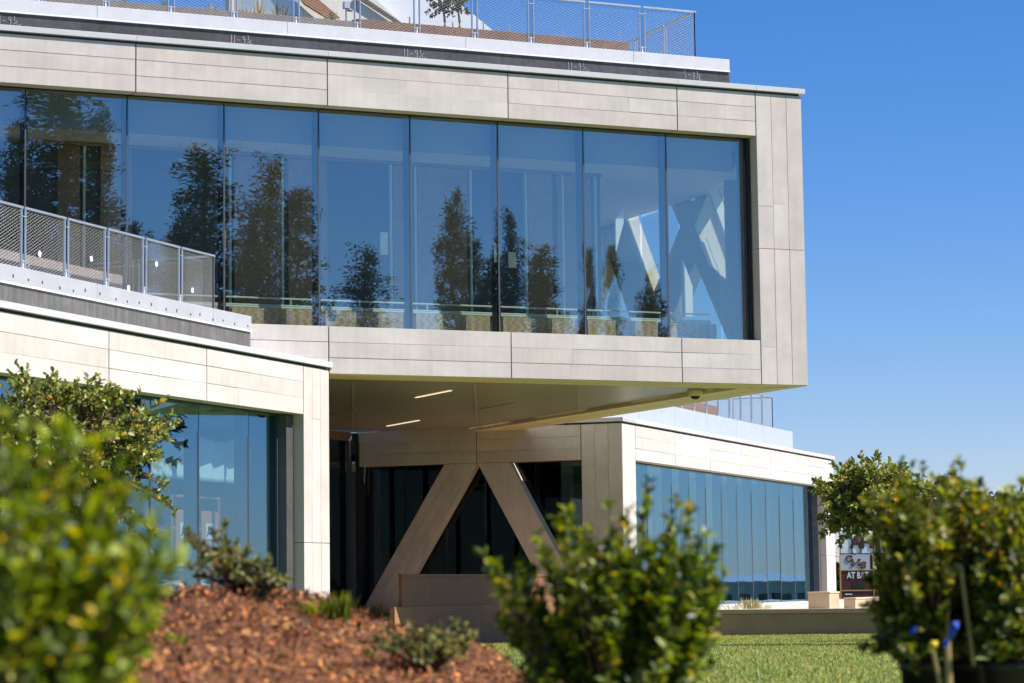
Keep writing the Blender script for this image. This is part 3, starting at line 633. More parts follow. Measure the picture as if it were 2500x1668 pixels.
LM_BUSH = leaf_mat('glossy_shrub_leaf', (0.022, 0.050, 0.009), (0.27, 0.34, 0.034), 0.38, 0.38)
LM_LEFT = leaf_mat('near_shrub_leaf', (0.060, 0.105, 0.010), (0.36, 0.44, 0.025), 0.5, 0.45)
LM_HEDGE = leaf_mat('hedge_leaf', (0.026, 0.048, 0.007), (0.38, 0.42, 0.055), 0.38, 0.38)
LM_TREE = leaf_mat('waxy_tree_leaf', (0.085, 0.12, 0.022), (0.42, 0.46, 0.12), 0.42, 0.32)
LM_MOUND = leaf_mat('grey_green_leaf', (0.09, 0.11, 0.035), (0.30, 0.31, 0.10), 0.5, 0.35)
LM_FAR = leaf_mat('far_tree_leaf', (0.020, 0.038, 0.012), (0.065, 0.090, 0.030), 0.6, 0.2)
LM_PINE = leaf_mat('conifer_needles', (0.022, 0.034, 0.012), (0.085, 0.09, 0.032), 0.6, 0.15)
LM_DRY = leaf_mat('pale_dry_grass', (0.30, 0.28, 0.10), (0.55, 0.52, 0.28), 0.6, 0.4)
LM_GRASS = leaf_mat('tall_grass', (0.10, 0.13, 0.03), (0.30, 0.29, 0.10), 0.6, 0.4)
LM_RED = leaf_mat('red_flower', (0.30, 0.02, 0.02), (0.45, 0.05, 0.04), 0.5, 0.3)

def bush(name, label, base, tips, fill, per, ln, wd, m, group=None, t0=0.35, spread=0.9, stemr=0.006, ftip=None, twigm=None, cat='shrub'):
    """shrub: shoots to given tip points plus random fill shoots inside the hull of the tips"""
    base = Vector(base); r = thing(name, base, label, cat, group); sh = []
    for t in tips:
        t = Vector(t); md = base.lerp(t, .5); md.z += 0.10 * (t - base).length; md.x += (t.x - base.x) * .12
        b = base + Vector((random.uniform(-.04, .04), random.uniform(-.04, .04), 0)); sh.append((tuple(b), tuple(md), tuple(t)))
    n0 = len(tips)
    for i in range(fill):
        a, b_ = random.choice(tips), random.choice(tips); s = random.random(); t = Vector(a).lerp(Vector(b_), s * .5)
        k = random.uniform(.35, .95); t = base.lerp(t, k) + Vector((random.gauss(0, .05), random.gauss(0, .12), random.gauss(0, .04))); t.z = max(t.z, base.z + .08)
        o = base.lerp(t, random.uniform(0, .45)); md = o.lerp(t, .5) + Vector((random.gauss(0, .03), random.gauss(0, .04), .03)); sh.append((tuple(o), tuple(md), tuple(t)))
    lv = shoots_to_leaves(sh, per, t0, ln, wd, spread=spread)
    mobj('foliage', leaf_mesh('foliage', *lv, m), None, r)
    tubes('stems', [(q2(*s, n=5), [stemr, stemr * .9, stemr * .75, stemr * .5, stemr * .25]) for s in sh], twigm or M_TWIG, r, 4)
    return r

def broad_tree(name, label, base, h, crown_c, crown_r, ntwig, per, ln, wd, m, group=None, trunk_r=0.07, tips=None):
    """tapered trunk, limbs, twigs and leaf clusters"""
    base = Vector(base); cc = Vector(crown_c); r = thing(name, base, label, 'tree', group); fork = Vector((base.x + (cc.x - base.x) * .6, base.y + (cc.y - base.y) * .6, max(base.z + .4, cc.z - crown_r[2] * .85)))
    paths = [(q2(base, base.lerp(fork, .5) + Vector((.05, 0, 0)), fork), [trunk_r * (1 - .08 * i) for i in range(6)])]; limbs = []
    for i in range(11):
        a = i * 2.4; el = random.uniform(-.25, 1.0); t = cc + Vector((math.cos(a) * crown_r[0] * .62, math.sin(a) * crown_r[1] * .62, el * crown_r[2] * .62))
        md = fork.lerp(t, .45) + Vector((0, 0, .15 * crown_r[2])); limbs.append((fork, md, t)); paths.append((q2(fork, md, t), [trunk_r * k for k in (.6, .5, .42, .34, .27, .2)]))
    sh = []
    for i in range(ntwig):
        f, md, t = random.choice(limbs); s = random.uniform(.45, 1.0); o = Vector(q2(f, md, t, 12)[int(s * 11)])
        while True:
            v = Vector((random.uniform(-1, 1), random.uniform(-1, 1), random.uniform(-1, 1)))
            if .25 < v.length < 1: break
        v = v / max(v.length, 1e-3) * (v.length ** .45)
        lump = 1 + .16 * math.sin(7 * v.x + 3 * v.z + 1) + .14 * math.sin(6 * v.z - 4 * v.y)
        tip = cc + Vector((v.x * crown_r[0] * lump, v.y * crown_r[1] * lump, v.z * crown_r[2] * lump))
        o = o.lerp(tip, .35); md2 = o.lerp(tip, .55) + Vector((0, 0, -.04 * crown_r[2])); sh.append((tuple(o), tuple(md2), tuple(tip)))
    for t in (tips or []):
        t = Vector(t); o = cc.lerp(t, .45); sh += [(tuple(o), tuple(o.lerp(t, .5)), tuple(t)), (tuple(o), tuple(o.lerp(t, .5) + Vector((.1, 0, -.05))), tuple(t + Vector((.03, .05, -.06))))]
    lv = shoots_to_leaves(sh, per, .3, ln, wd, spread=.85)
    mobj('crown', leaf_mesh('crown', *lv, m, fold=.2), None, r)
    paths += [(q2(*s, n=4), [trunk_r * .16, trunk_r * .12, trunk_r * .09, trunk_r * .05]) for s in sh]
    tubes('trunk', paths, M_BARK, r, 6)
    return r

CON = {}
def conifer_meshes(style, v):
    """unit-height conifer (radius 1): tapered trunk, whorled branches, many small needle sprays"""
    if (style, v) in CON: return CON[style, v]
    rd = random.Random(hash((len(style), v))); nb = 95 if style == 'pine' else 120; P = []; A = []; Nn = []; Ls = []; paths = []
    z0 = .20 if style == 'pine' else .08
    for i in range(nb):
        f = z0 + (1 - z0) * ((i + rd.random()) / nb); a = i * 2.39996 + rd.gauss(0, .4)
        prof = ((1 - f) ** .7) * (.55 + .45 * min(1, (f - z0) * 6)) if style == 'pine' else (1 - f) ** .85
        L_ = prof * (.62 + .5 * rd.random()) * (1 + .25 * math.sin(f * 19 + a * .5 + v)) + .05
        o = Vector((0, 0, f)); dr = Vector((math.cos(a), math.sin(a), 0)); t = o + dr * L_ + Vector((0, 0, (.02 if style == 'pine' else -.03) + rd.gauss(0, .012)))
        paths.append(([o, o.lerp(t, .5) + Vector((0, 0, -.008)), t], [.012, .008, .003]))
        for c_ in range(int(4 + 7 * L_)):                        # sprays grouped in clumps along the branch, with gaps between
            s_ = rd.uniform(.25, 1.05); cc_ = o.lerp(t, s_) + Vector((rd.gauss(0, .07), rd.gauss(0, .07), rd.gauss(0, .008)))
            for q in range(32):
                g = Vector((rd.gauss(0, .055), rd.gauss(0, .055), rd.gauss(0, .0085)))
                P.append(cc_ + g); A.append((dr.x * .1 + rd.gauss(0, .1), dr.y * .1 + rd.gauss(0, .1), rd.uniform(-.012, .02))); Nn.append((rd.gauss(0, 1), rd.gauss(0, 1), rd.gauss(0, 1))); Ls.append(rd.uniform(.04, .085))
    # lengths are given in radius units sideways and height units upward: widen before building, the tree is scaled later
    Ls = np.array(Ls); P = np.array([tuple(p) for p in P]); k = 6.5                     # typical height / radius
    P2 = P * [1, 1, k]; A2 = np.array(A) * [1, 1, k]
    cr = leaf_mesh('crown', P2, A2, Nn, Ls * 1.0, Ls * .32, LM_PINE); V, Fs = tube_arrays([([Vector((p[0], p[1], p[2] * k)) for p in pts], r_) for pts, r_ in paths], 4); br = mesh_np('branches', V, Fs, M_BARK)
    V, Fs = tube_arrays([([Vector((0, 0, 0)), Vector((.02, 0, .5 * k)), Vector((0, .01, .985 * k))], [.10, .06, .012])], 7); tr = mesh_np('trunk', V, Fs, M_BARK)
    CON[style, v] = (cr, br, tr, k); return CON[style, v]
def conifer(label, base, h, rad, dens=1.0, style='pine', group='conifers reflected in the upper glass', name='pine_tree'):
    base = Vector(base); r = thing(name, base, label, 'tree', group); cr, br, tr, k = conifer_meshes(style, random.randrange(3))
    Mw = Matrix.Translation(base) @ Matrix.Rotation(random.random() * 6.28, 4, 'Z') @ Matrix.Diagonal((rad, rad, h / k, 1))
    for nm, me in (('crown', cr), ('branches', br), ('trunk', tr)): mobj(nm, me, Mw, r)
    return r

def tuft(name, label, base, n, h, w, m, group=None, cat='grass tuft', spread=.5):
    base = Vector(base); r = thing(name, base, label, cat, group); P = []; A = []; Nn = []; Ls = []
    for i in range(n):
        a = random.random() * 6.283; rr = random.random() ** .5 * w; P.append(base + Vector((math.cos(a) * rr * .6, math.sin(a) * rr * .6, 0))); A.append((math.cos(a) * spread * random.random(), math.sin(a) * spread * random.random(), 1)); Nn.append((random.gauss(0, 1), random.gauss(0, 1), .3)); Ls.append(h * random.uniform(.5, 1.1))
    Ls = np.array(Ls); mobj('blades', leaf_mesh('blades', P, A, Nn, Ls, np.full(n, max(.006, h * .035)), m, fold=.1), None, r); return r

# ------------------------------------------------------------------ things on the roofs and terraces
def planter(label, fr, u0, u1, d0, d1, z0, z1, m, group=None, name='steel_planter', rim=0.03):
    r = thing(name, fr.p((u0 + u1) / 2, (d0 + d1) / 2, z0), label, 'planter', group); t = 0.03
    box('front_side', fr, u0, u1, d0, d0 + t, z0, z1, m, r, bev=.003); box('back_side', fr, u0, u1, d1 - t, d1, z0, z1, m, r, bev=.003)
    box('end_side', fr, u0, u0 + t, d0 + t, d1 - t, z0, z1, m, r); box('end_side', fr, u1 - t, u1, d0 + t, d1 - t, z0, z1, m, r)
    box('soil', fr, u0 + t, u1 - t, d0 + t, d1 - t, z0 + .02, z1 - .06, M_SOIL, r); return r
ZR = 9.802
g_rp = 'steel planters on the roof terraces'
planter('grey-brown steel planter box with tall grasses on the top roof', FA, -17.0, -8.56, 2.4, 3.5, ZR, 10.97, M_GREYST, g_rp)
planter('reddish brown steel planter box at the right end of the top roof', FA, -8.54, -2.60, 2.4, 3.5, ZR, 11.03, M_CORTEN, g_rp)
planter('curved-looking grey planter box behind the left terrace railing', FC, 27.0, 36.75, 2.15, 3.2, 4.102, 5.36, M_GREYST, g_rp)
planter('long brown planter behind the distant railing on the right-hand wing', FC, 60.5, 73.4, 2.3, 3.4, 4.022, 5.45, M_CORTEN, g_rp)
for i, (px, h) in enumerate(((512, .35), (595, .30), (632, .5), (685, .5), (800, .35), (812, .38), (530, .3), (410, .35), (300, .35))):
    u, _ = FA.hit(px, 40, 2.9); tuft('grass_clump', ['straw grass clump in the roof planter left of the blue stair window', 'short green grass clump before the left part of the stair window', 'straw grass clump before the middle of the stair window', 'tall green grass clump before the right edge of the stair window', 'straw grass clump left of the roof floodlight', 'green grass clump beside the roof floodlight', 'low straw grass clump farther left of the stair window', 'green grass clump near the left end of the roof railing', 'leftmost straw grass clump in the roof planter'][i], FA.p(u, 2.9, 10.905), 26, h, .09, LM_GRASS if i % 2 else LM_DRY, 'grass clumps in the roof planter')
for kk, (px, h) in enumerate(((1000, .28), (1105, .25), (1180, .35), (1215, .22), (1242, .3), (1375, .26), (1512, .32))):
    u, _ = FA.hit(px, 60, 3.0); tag(tubes('thin_stake', [([FA.p(u, 3.0, 10.96), FA.p(u, 3.0, 11.03 + h)], .014)], M_STEEL, None, 6), ['first', 'second', 'third', 'fourth', 'fifth', 'sixth', 'rightmost'][kk] + ' thin grey metal stake from the left in the brown roof planter' if kk < 6 else 'rightmost thin grey metal stake in the brown roof planter', 'stake', 'stakes in the roof planter')
u, z = FA.hit(845, 20, 2.95); fl = thing('roof_floodlight', FA.p(u, 2.95, 10.905), 'small grey floodlight on a post above the grey roof planter', 'light')
tubes('post', [([FA.p(u, 2.95, 10.905), FA.p(u, 2.95, z)], .018)], M_STEEL, fl, 6); box('lamp_head', FA, u - .06, u + .07, 2.9, 3.0, z - .02, z + .13, M_STEEL, fl, bev=.01); box('bracket', FA, u + .03, u + .13, 2.93, 2.97, z - .06, z - .03, M_BLACK, fl)
for k, (px, top) in enumerate(((1083, -30), (1119, -25))):
    b = FA.p(FA.hit(px, 50, 2.95)[0], 2.95, 10.97); zt = FA.hit(px, 15, 2.95)[1]
    broad_tree('young_tree', ['young leafy tree with pale trunk in the brown roof planter, left of two', 'young leafy tree with dark trunk in the brown roof planter, right of two'][k], b, 1.2, b + Vector((0, 0, zt - b.z + .22)), (.42 - .1 * k, .4, .40), 46, 9, .085, .05, LM_FAR, 'young trees on the roof', trunk_r=.035)
# timber counter just inside the upper glass, seen past the end of the terrace railing
CD = 0.85
be, bz = FA.hit(548, 774, CD)
bench = thing('timber_counter', FA.p(be - 1.2, CD + .2, 4.69), 'orange timber counter on pale legs behind the glass at the end of the terrace railing', 'counter')
for k in range(3): box('slat', FA, be - 3.4, be, CD + k * .14, CD + .13 + k * .14, bz - .02, bz + .02, M_TEAK, bench, bev=.004)
box('front_board', FA, be - 3.4, be, CD - .032, CD - .002, bz - .08, bz + .03, M_TEAK, bench, bev=.004)
for u in (be - 3.0, be - 1.5, be - .05):
    box('leg', FA, u - .015, u + .015, CD + .02, CD + .05, 4.69, bz - .021, M_RAILIN, bench); box('leg', FA, u - .015, u + .015, CD + .33, CD + .36, 4.69, bz - .021, M_RAILIN, bench)
# white tags wired to the terrace railing
for k, (px, py, rot) in enumerate(((97, 620, .5), (223, 632, -.25), (382, 645, .7), (314, 703, 0), (470, 709, 0))):
    u, z = FC.hit(px, py, 1.50); Mw = FC.M @ Matrix.Translation((u, 1.500, z)) @ Matrix.Rotation(rot, 4, 'Y')
    tag(mobj('paper_tag', box_mesh(.08, .004, .085, M_PAPER), Mw), ['tilted white tag on the terrace railing, leftmost', 'white tag on the terrace railing, second from the left', 'diamond-turned white tag on the terrace railing', 'low white tag beside the end of the grey terrace planter', 'small white tag low on the railing near the timber bench'][k], 'tag', 'tags on the terrace railing')
tuft('terrace_sprig', 'small yellow-green sprig on the rim of the left terrace planter', FC.p(FC.hit(180, 645, 2.5)[0], 2.5, 5.30), 40, .14, .2, LM_GRASS)

# ------------------------------------------------------------------ things inside the left wing
def lift(label, u, d, grp):
    r = thing('scissor_lift', FC.p(u, d, -.69), label, 'lift', grp); z = -.69
    bx = lambda n, a, b, c, e, z0, z1, m, p=r, **k: box(n, FC, u + a, u + b, d + c, d + e, z + z0, z + z1, m, p, **k)
    bx('chassis', -.75, .75, -.4, .4, .12, .42, M_ORANGE, bev=.02)
    for a in (-.55, .55):
        for c in (-.38, .30): bx('wheel', a - .14, a + .14, c, c + .08, 0, .28, M_BLACK, bev=.05)
    for k in range(4):
        for s in (-1, 1):
            p0 = FC.p(u - .6 * s, d - .2, z + .45 + k * .16); p1 = FC.p(u + .6 * s, d - .2, z + .61 + k * .16); tubes('scissor_arm', [([p0, p1], .025)], M_GREYB, r, 4)
    bx('platform', -.8, .8, -.42, .42, 1.12, 1.20, M_GREYB)
    bx('side_panel', -.30, .30, -.46, -.43, 1.30, 2.05, M_ORANGE, bev=.01)
    for a in (-.38, .38): tubes('guard_post', [([FC.p(u + a, d - .42, z + 1.2), FC.p(u + a, d - .42, z + 2.28)], .022)], M_ORANGE, r, 6); tubes('guard_post', [([FC.p(u + a, d + .42, z + 1.2), FC.p(u + a, d + .42, z + 2.28)], .022)], M_ORANGE, r, 6)
    for zz in (2.28, 1.75):
        for c in (-.42, .42): tubes('guard_rail', [([FC.p(u - .42, d + c, z + zz), FC.p(u + .42, d + c, z + zz)], .022)], M_ORANGE, r, 6)
    bx('decal', -.17, .17, -.468, -.4605, 1.58, 1.84, M_PAPER)
    mobj('lettering', text_mesh('JLG', .17, M_BLACK, .002, .25, .006), FC.M @ Matrix.Translation((u, d - .471, z + 1.71)) @ UPRIGHT, r)
    return r
for px, nm in ((450, 'orange scissor lift inside the left wing glass, half hidden by a mullion, left of two'), (512, 'orange scissor lift with black lettering inside the left wing glass, right of two')):
    u, _ = FC.hit(px, 1290, 1.0); lift(nm, u, 1.45, 'scissor lifts inside the left wing')
for k, (p0, p1, y0, y1) in enumerate(((372, 460, 1052, 1172), (488, 575, 1062, 1182))):
    u0, za = FC.hit(p0, y0, .8); u1, zb = FC.hit(p1, y1, .8)
    V = []; Fs = []; n = 18
    for i in range(n + 1):
        for j in range(9):
            f = i / n; g = j / 8; V.append(FC.p(u0 + (u1 - u0) * f, .8 + .03 * math.sin(f * 15 + g * 2), za + (zb - za) * g - .08 * math.sin(f * math.pi) * (1 - g)))
    for i in range(n):
        for j in range(8): a = i * 9 + j; Fs.append((a, a + 9, a + 10, a + 1))
    me = mesh_np('hanging_sheet', V, Fs, M_SHEET, True); o = mobj('hanging_sheet', me); sm = o.modifiers.new('thickness', 'SOLIDIFY'); sm.thickness = .004
    tag(o, ['white sheet hung high inside the left wing glass, left of two', 'white sheet hung high inside the left wing glass, right of two'][k], 'sheet', 'sheets hung inside the left wing')

# ------------------------------------------------------------------ low walls, planters and boxes by the lawn
cw = thing('low_concrete_wall', FC.p(48, 0, gz(0, 52)), 'brown board-marked concrete wall under the bronze parapet by the entrance', 'wall')
for a, b in ((43.25, 47.6), (47.6, 52.2), (52.2, 56.9)): box('wall_section', FC, a + .003, b - .003, 0.0, 0.11, -1.5, -.335, M_BOARD, cw, bev=.008)
bp_ = thing('bronze_parapet', FC.p(48, .08, -.335), 'long dark bronze panelled parapet on the low wall in front of the raking legs', 'parapet')
for a, b in ((43.66, 45.10), (45.10, 50.6), (50.6, 55.9)):
    box('side_panel', FC, a + .004, b - .004, .03, .10, -.334, .225, M_BRONZE, bp_, bev=.003)
    box('rim', FC, a + .002, b - .002, .015, .115, .226, .285, M_BRONZE, bp_, bev=.004)
# lawn edge wall (grid D)
lx = FC.p(59.25, 0, 0); FL = Frame(AA + R(45) - R(90), lx)
lw = thing('lawn_edge_wall', FL.p(5, 0, gz(0, 60)), 'long olive-grey concrete wall with a capping along the far edge of the lawn', 'wall')
for a, b in ((-.0, 1.72), (1.72, 9.0), (9.0, 16)):
    box('wall_section', FL, a + .004, b - .004, .03, .30, -1.6, -.715, M_LWALL, lw, bev=.004); box('capping', FL, a + .002, b - .002, 0.0, .36, -.71, -.605, M_CAPC, lw, bev=.006)
def grid_c(px, py, z): q = onz(px, py, z) - FC.o; return q.dot(FC.x), q.dot(FC.y)
u0, d0 = grid_c(2000, 1488, -.63)
u0 = 62.2; d0 = (Vector(at(2000, 1480, 62.5)) - FC.o).dot(FC.y)
bx1 = thing('tan_concrete_box', FC.p(u0 + .5, d0 - .3, TZ), 'square tan concrete box standing on the terrace beside the window corner', 'planter', 'tan concrete planters on the terrace')
box('body', FC, u0, u0 + 1.05, d0, d0 + .56, TZ, -.255, M_TAN, bx1, bev=.008); box('rim', FC, u0 - .015, u0 + 1.065, d0 - .015, d0 + .575, -.254, -.205, M_TAN, bx1, bev=.006)
dB_ = d0 - .62
pw = thing('tan_planter_wall', FC.p(u0 + 2, dB_, TZ), 'low tan concrete planter wall with an inner corner, right of the square box', 'planter', 'tan concrete planters on the terrace')
box('long_side', FC, u0 + .2, u0 + 3.6, dB_, dB_ + .3, TZ, -.41, M_TAN, pw, bev=.006); box('long_side_rim', FC, u0 + .19, u0 + 3.61, dB_ - .015, dB_ + .315, -.409, -.365, M_TAN, pw, bev=.005)
box('short_side', FC, u0 + 3.3, u0 + 3.6, dB_ - 3.5, dB_ - .016, TZ, -.41, M_TAN, pw, bev=.006); box('short_side_rim', FC, u0 + 3.285, u0 + 3.611, dB_ - 3.5, dB_ - .0165, -.409, -.366, M_TAN, pw, bev=.005)
for kk, (px, n, h) in enumerate(((1788, 60, .22), (1832, 150, .32), (1862, 70, .2))):
    p = at(px, 1486, 62.0); p.z = TZ + .02
    tuft('pale_terrace_grass', ['small pale tuft left on the terrace edge before the right-hand window', 'largest pale grass tuft on the terrace edge before the right-hand window', 'low pale tuft right of the largest on the terrace edge'][kk], p, n, h, .30, LM_DRY, 'pale tufts on the terrace', spread=1.2)
for kk, (px, n) in enumerate(((895, 90), (920, 110), (950, 80))):
    p = at(px, 1520, 58.5); p.z = TZ - .06
    tuft('pale_entrance_plant', ['left', 'middle', 'right'][kk] + ' one of three pale yellow-green plants at the foot of the raking leg', p, n, .42, .34, LM_DRY, 'pale plants at the foot of the leg', spread=1.0)

# ------------------------------------------------------------------ scoreboard
SBY = 150.0
def sp(px, py): q = at(px, py, SBY); return q
a0 = sp(2053, 1460); a1 = sp(2053, 1330); k_ = SBY / F_PX
FS = Frame(0, (a0.x, SBY, 0)); zg = gz(0, 150) - .2
def sz(py): return sp(2080, py).z
def sx(px): return (sp(px, 1400).x - a0.x)
sb = thing('scoreboard', (a0.x + 3, SBY, zg), 'maroon baseball scoreboard with white team panel far behind the hedge', 'scoreboard')
Wd = 5.4
box('main_panel', FS, 0, Wd, 0.0, .3, sz(1472), sz(1393), M_MAROON, sb)
box('team_panel', FS, .02, sx(2124), -.02, .3, sz(1391), sz(1354), M_SIGNW, sb)
box('side_screen', FS, sx(2126), sx(2131), -.015, .3, sz(1390), sz(1355), M_BLACK, sb)
for z in (sz(1392), sz(1442)): box('trim', FS, 0, Wd, -.03, .0, z - .03, z + .03, M_GOLD, sb)
for x in (0, sx(2133), sx(2142), Wd): box('trim', FS, x - .035, x + .035, -.045, -.001, sz(1472), sz(1355), M_GOLD, sb)
box('top_panel', FS, .03, Wd, .02, .25, sz(1352), sz(1300), M_LETW, sb)
for x in (.02, sx(2082), sx(2103), sx(2135)): box('top_frame', FS, x - .03, x + .03, -.02, .019, sz(1353), sz(1300), M_BLACK, sb)
box('top_frame', FS, 0, Wd, -.025, .018, sz(1353.5), sz(1351), M_BLACK, sb)
for c, px in (('A', 2091), ('H', 2118), ('I', 2133)):
    mobj('lettering', text_mesh(c, 1.0, M_MAROON, .01, 0, .04), FS.M @ Matrix.Translation((sx(px), .0, sz(1326))) @ UPRIGHT, sb)
box('digit_screen', FS, sx(2081), sx(2110), -.02, 0, sz(1438), sz(1420), M_BLACK, sb)
mobj('lettering', text_mesh('AT BAT', .52, M_LETW, .01, 0, .012), FS.M @ Matrix.Translation((sx(2094), -.02, sz(1405.5))) @ UPRIGHT @ Matrix.Diagonal((.74, 1, 1, 1)), sb)
mobj('small_print', box_mesh(.42, .01, .06, M_LETW), FS.M @ Matrix.Translation((sx(2070), -.01, sz(1451))), sb)
for x in (.9, 4.2): box('post', FS, x - .12, x + .12, .3, .5, zg, sz(1300), M_BLACK, sb)
# slab-serif letters C M S stepping down to the right
def arc(cx, cz, rx, rz, a0, a1, n=12): return [(cx + rx * math.cos(R(a0 + (a1 - a0) * i / n)), cz + rz * math.sin(R(a0 + (a1 - a0) * i / n))) for i in range(n + 1)]
def letter(lines, px, py, w, m, dy, nm='lettering'):
    mobj(nm, stroke_mesh(nm, lines, w, .012, m), FS.M @ Matrix.Translation((sx(px), -.022 - dy, sz(py))), sb)
Cl = [arc(0, 0, .17, .17, 40, 320), [(.15, .05), (.15, .2)]]
Ml = [[(-.2, -.17), (-.2, .17), (0, -.12), (.2, .17), (.2, -.17)], [(-.3, -.17), (-.1, -.17)], [(.1, -.17), (.3, -.17)], [(-.3, .17), (-.14, .17)], [(.14, .17), (.3, .17)]]
Sl = [arc(0, .085, .13, .085, 20, 270, 10) + arc(0, -.085, .13, .085, 90, -160, 10)[1:], [(.13, .06), (.13, .2)], [(-.13, -.06), (-.13, -.2)]]
for ls, px, py in ((Cl, 2074, 1364), (Ml, 2090, 1373.5), (Sl, 2108, 1380)):
    letter(ls, px, py, .11, M_GOLD, 0.0); letter(ls, px, py, .075, M_MAROON, .013)

# ------------------------------------------------------------------ trees and planting
# left courtyard tree, behind the near shrub
c = at(135, 1085, 27.0)
tl = broad_tree('courtyard_tree', 'leafy tree with waxy leaves and red flowers in front of the left wing glass', (c.x - .1, 27.0, gz(0, 27)), 3, c, (1.12, 1.0, .80), 640, 15, .085, .056, LM_TREE, trunk_r=.07,
    tips=[at(px, py, 27 + random.uniform(-.4, .4)) for px, py in ((130, 905), (235, 915), (285, 945), (350, 1010), (345, 1070), (375, 1105), (400, 1175), (420, 1235), (395, 1210), (375, 1300), (360, 1330), (60, 915), (180, 935), (330, 1040))])
fp = [at(327, 1003, 26.7)]
for p in fp:
    mobj('flower', leaf_mesh('flower', [tuple(p)] * 9, rng.normal(0, 1, (9, 3)), rng.normal(0, 1, (9, 3)), np.full(9, .04), np.full(9, .028), LM_RED), None, tl)
# right courtyard tree by the window corner
c = at(2122, 1212, 40.0)
broad_tree('courtyard_tree', 'leafy tree with waxy leaves in front of the scoreboard, right of the building', (c.x + .2, 40.0, gz(0, 40)), 3, c, (.80, .8, .60), 520, 14, .098, .068, LM_TREE, trunk_r=.07,
    tips=[at(px, py, 40 + random.uniform(-.4, .4)) for px, py in ((2140, 1104), (2100, 1108), (2035, 1135), (2175, 1123), (2210, 1135), (2000, 1180), (2020, 1225), (1998, 1270), (2005, 1302), (2045, 1325), (2250, 1180), (2220, 1170), (2280, 1190))])
# low trees behind the hedge, farther off
for k, (px, py, y, rx, rz, lb) in enumerate(((2300, 1250, 44, .75, .55, 'waxy-leaved tree half hidden behind the potted hedge, middle'), (2400, 1265, 46, .8, .5, 'waxy-leaved tree half hidden behind the potted hedge, right'))):
    c = at(px, py, y); broad_tree('courtyard_tree', lb, (c.x, y, gz(0, y)), 3, c, (rx, .7, rz), 170, 9, .095, .06, LM_TREE, trunk_r=.06, tips=[at(2290, 1188, y), at(2360, 1215, y), at(2378, 1230, y)])
for k, (px, py, y, rx, rz, lb) in enumerate(((2052, 1420, 210, 1.4, 1.6, 'dark distant tree between the building corner and the scoreboard'), (2315, 1225, 170, 1.2, 1.9, 'distant narrow tree poking above the potted hedge'), (2445, 1250, 180, 2.2, 1.6, 'distant rounded tree above the right end of the hedge'), (2530, 1290, 190, 4, 3, 'distant broad tree at the right edge of the photo'), (2200, 1380, 220, 6, 3.2, 'distant broad tree behind the scoreboard'), (2400, 1360, 230, 7, 4.5, 'distant broad tree behind the hedge'))):
    c = at(px, py, y); broad_tree('distant_tree', lb, (c.x, y, gz(0, y) - .2), 6, c, (rx, rx, rz), 170, 10, .34, .22, LM_FAR, 'distant trees', trunk_r=.16)
# conifers beside the lawn, seen mirrored in the upper glass
def mirror_a(px, py, Rr=70):
    d = ray(px, py); n = FA.y; t = (n.dot(FA.o) + GA) / n.dot(d); X = d * t; d = d / math.hypot(d.x, d.y); r_ = d - n * (2 * d.dot(n)); return X + r_ * Rr
tl_ = [(135, 200, 6.2, 1.9, 'dense', 0), (218, 292, 2.6, 1.0, 'pine', 0), (30, 330, 2.2, .9, 'pine', -2), (40, 440, 4.2, 1.0, 'dense', 3), (512, 362, 4.2, 1.35, 'dense', 0), (450, 530, 2.8, .9, 'dense', 4), (345, 530, 2.2, .8, 'dense', 0), (655, 432, 2.9, .85, 'pine', 0), (725, 482, 2.7, .85, 'pine', 2), (610, 520, 2.4, .8, 'pine', -2), (882, 638, 3.6, .7, 'pine', 0), (1128, 494, 2.2, .95, 'pine', 0), (1168, 590, 2.4, .8, 'pine', 3), (1245, 560, 1.4, .8, 'pine', 0), (1318, 605, 3.6, 1.1, 'dense', 0), (1215, 640, 2.6, .9, 'dense', 0), (1437, 628, 1.0, .8, 'pine', 0), (1492, 626, 1.2, .8, 'pine', 0), (1590, 690, 1.7, .9, 'pine', 0)]
ordn = ['first', 'second', 'third', 'fourth', 'fifth', 'sixth', 'seventh', 'eighth', 'ninth', 'tenth', 'eleventh', 'twelfth', 'thirteenth', 'fourteenth', 'fifteenth', 'sixteenth', 'seventeenth', 'eighteenth', 'nineteenth']
for k, i in enumerate(sorted(range(len(tl_)), key=lambda i: tl_[i][0])):
    px, py, rad, dn, st, dR = tl_[i]; P_ = mirror_a(px, py, 70 + dR); b = gz(P_.x, P_.y)
    conifer('dark conifer mirrored in the long upper window, %s from the left' % ordn[k], (P_.x, P_.y, b), P_.z - b, rad * (1.08 if st == 'dense' else 1.0), dn, st)
# broad trees to the right of the view: one mirrored in the left wing glass, one shading the lawn
broad_tree('campus_tree', 'dark broad tree mirrored in the top corner of the left wing glass', (24.6, 62.5, gz(0, 60)), 8, Vector((24.6, 62.5, 5.6)), (2.6, 2.6, 2.2), 260, 10, .34, .2, LM_FAR, trunk_r=.2)
broad_tree('campus_tree', 'out-of-frame tree whose shadow bands cross the lawn', (10.6, 38.4, gz(0, 38)), 6, Vector((10.6, 38.4, 4.75)), (1.7, 1.2, .85), 170, 10, .16, .11, LM_TREE, trunk_r=.10)
# low grey building mirrored in the right-hand window
lb_ = thing('low_grey_building', (29.5, 104, gz(0, 100) - .2), 'low grey building mirrored at the foot of the right-hand window', 'building')
FG = Frame(math.atan2(11, 2.6), (28.0, 97.0, 0))
box('wall', FG, 0, 13.5, -3, 0, -1.6, .05, M_GREYB, lb_); box('roof', FG, -.2, 13.7, -3.2, .2, .052, .16, M_GREYB, lb_)
for k in range(5): w_ = box('window', FG, 1 + 2.5 * k, 2.6 + 2.5 * k, .002, .05, -1.0, -.4, M_BLACK, lb_)

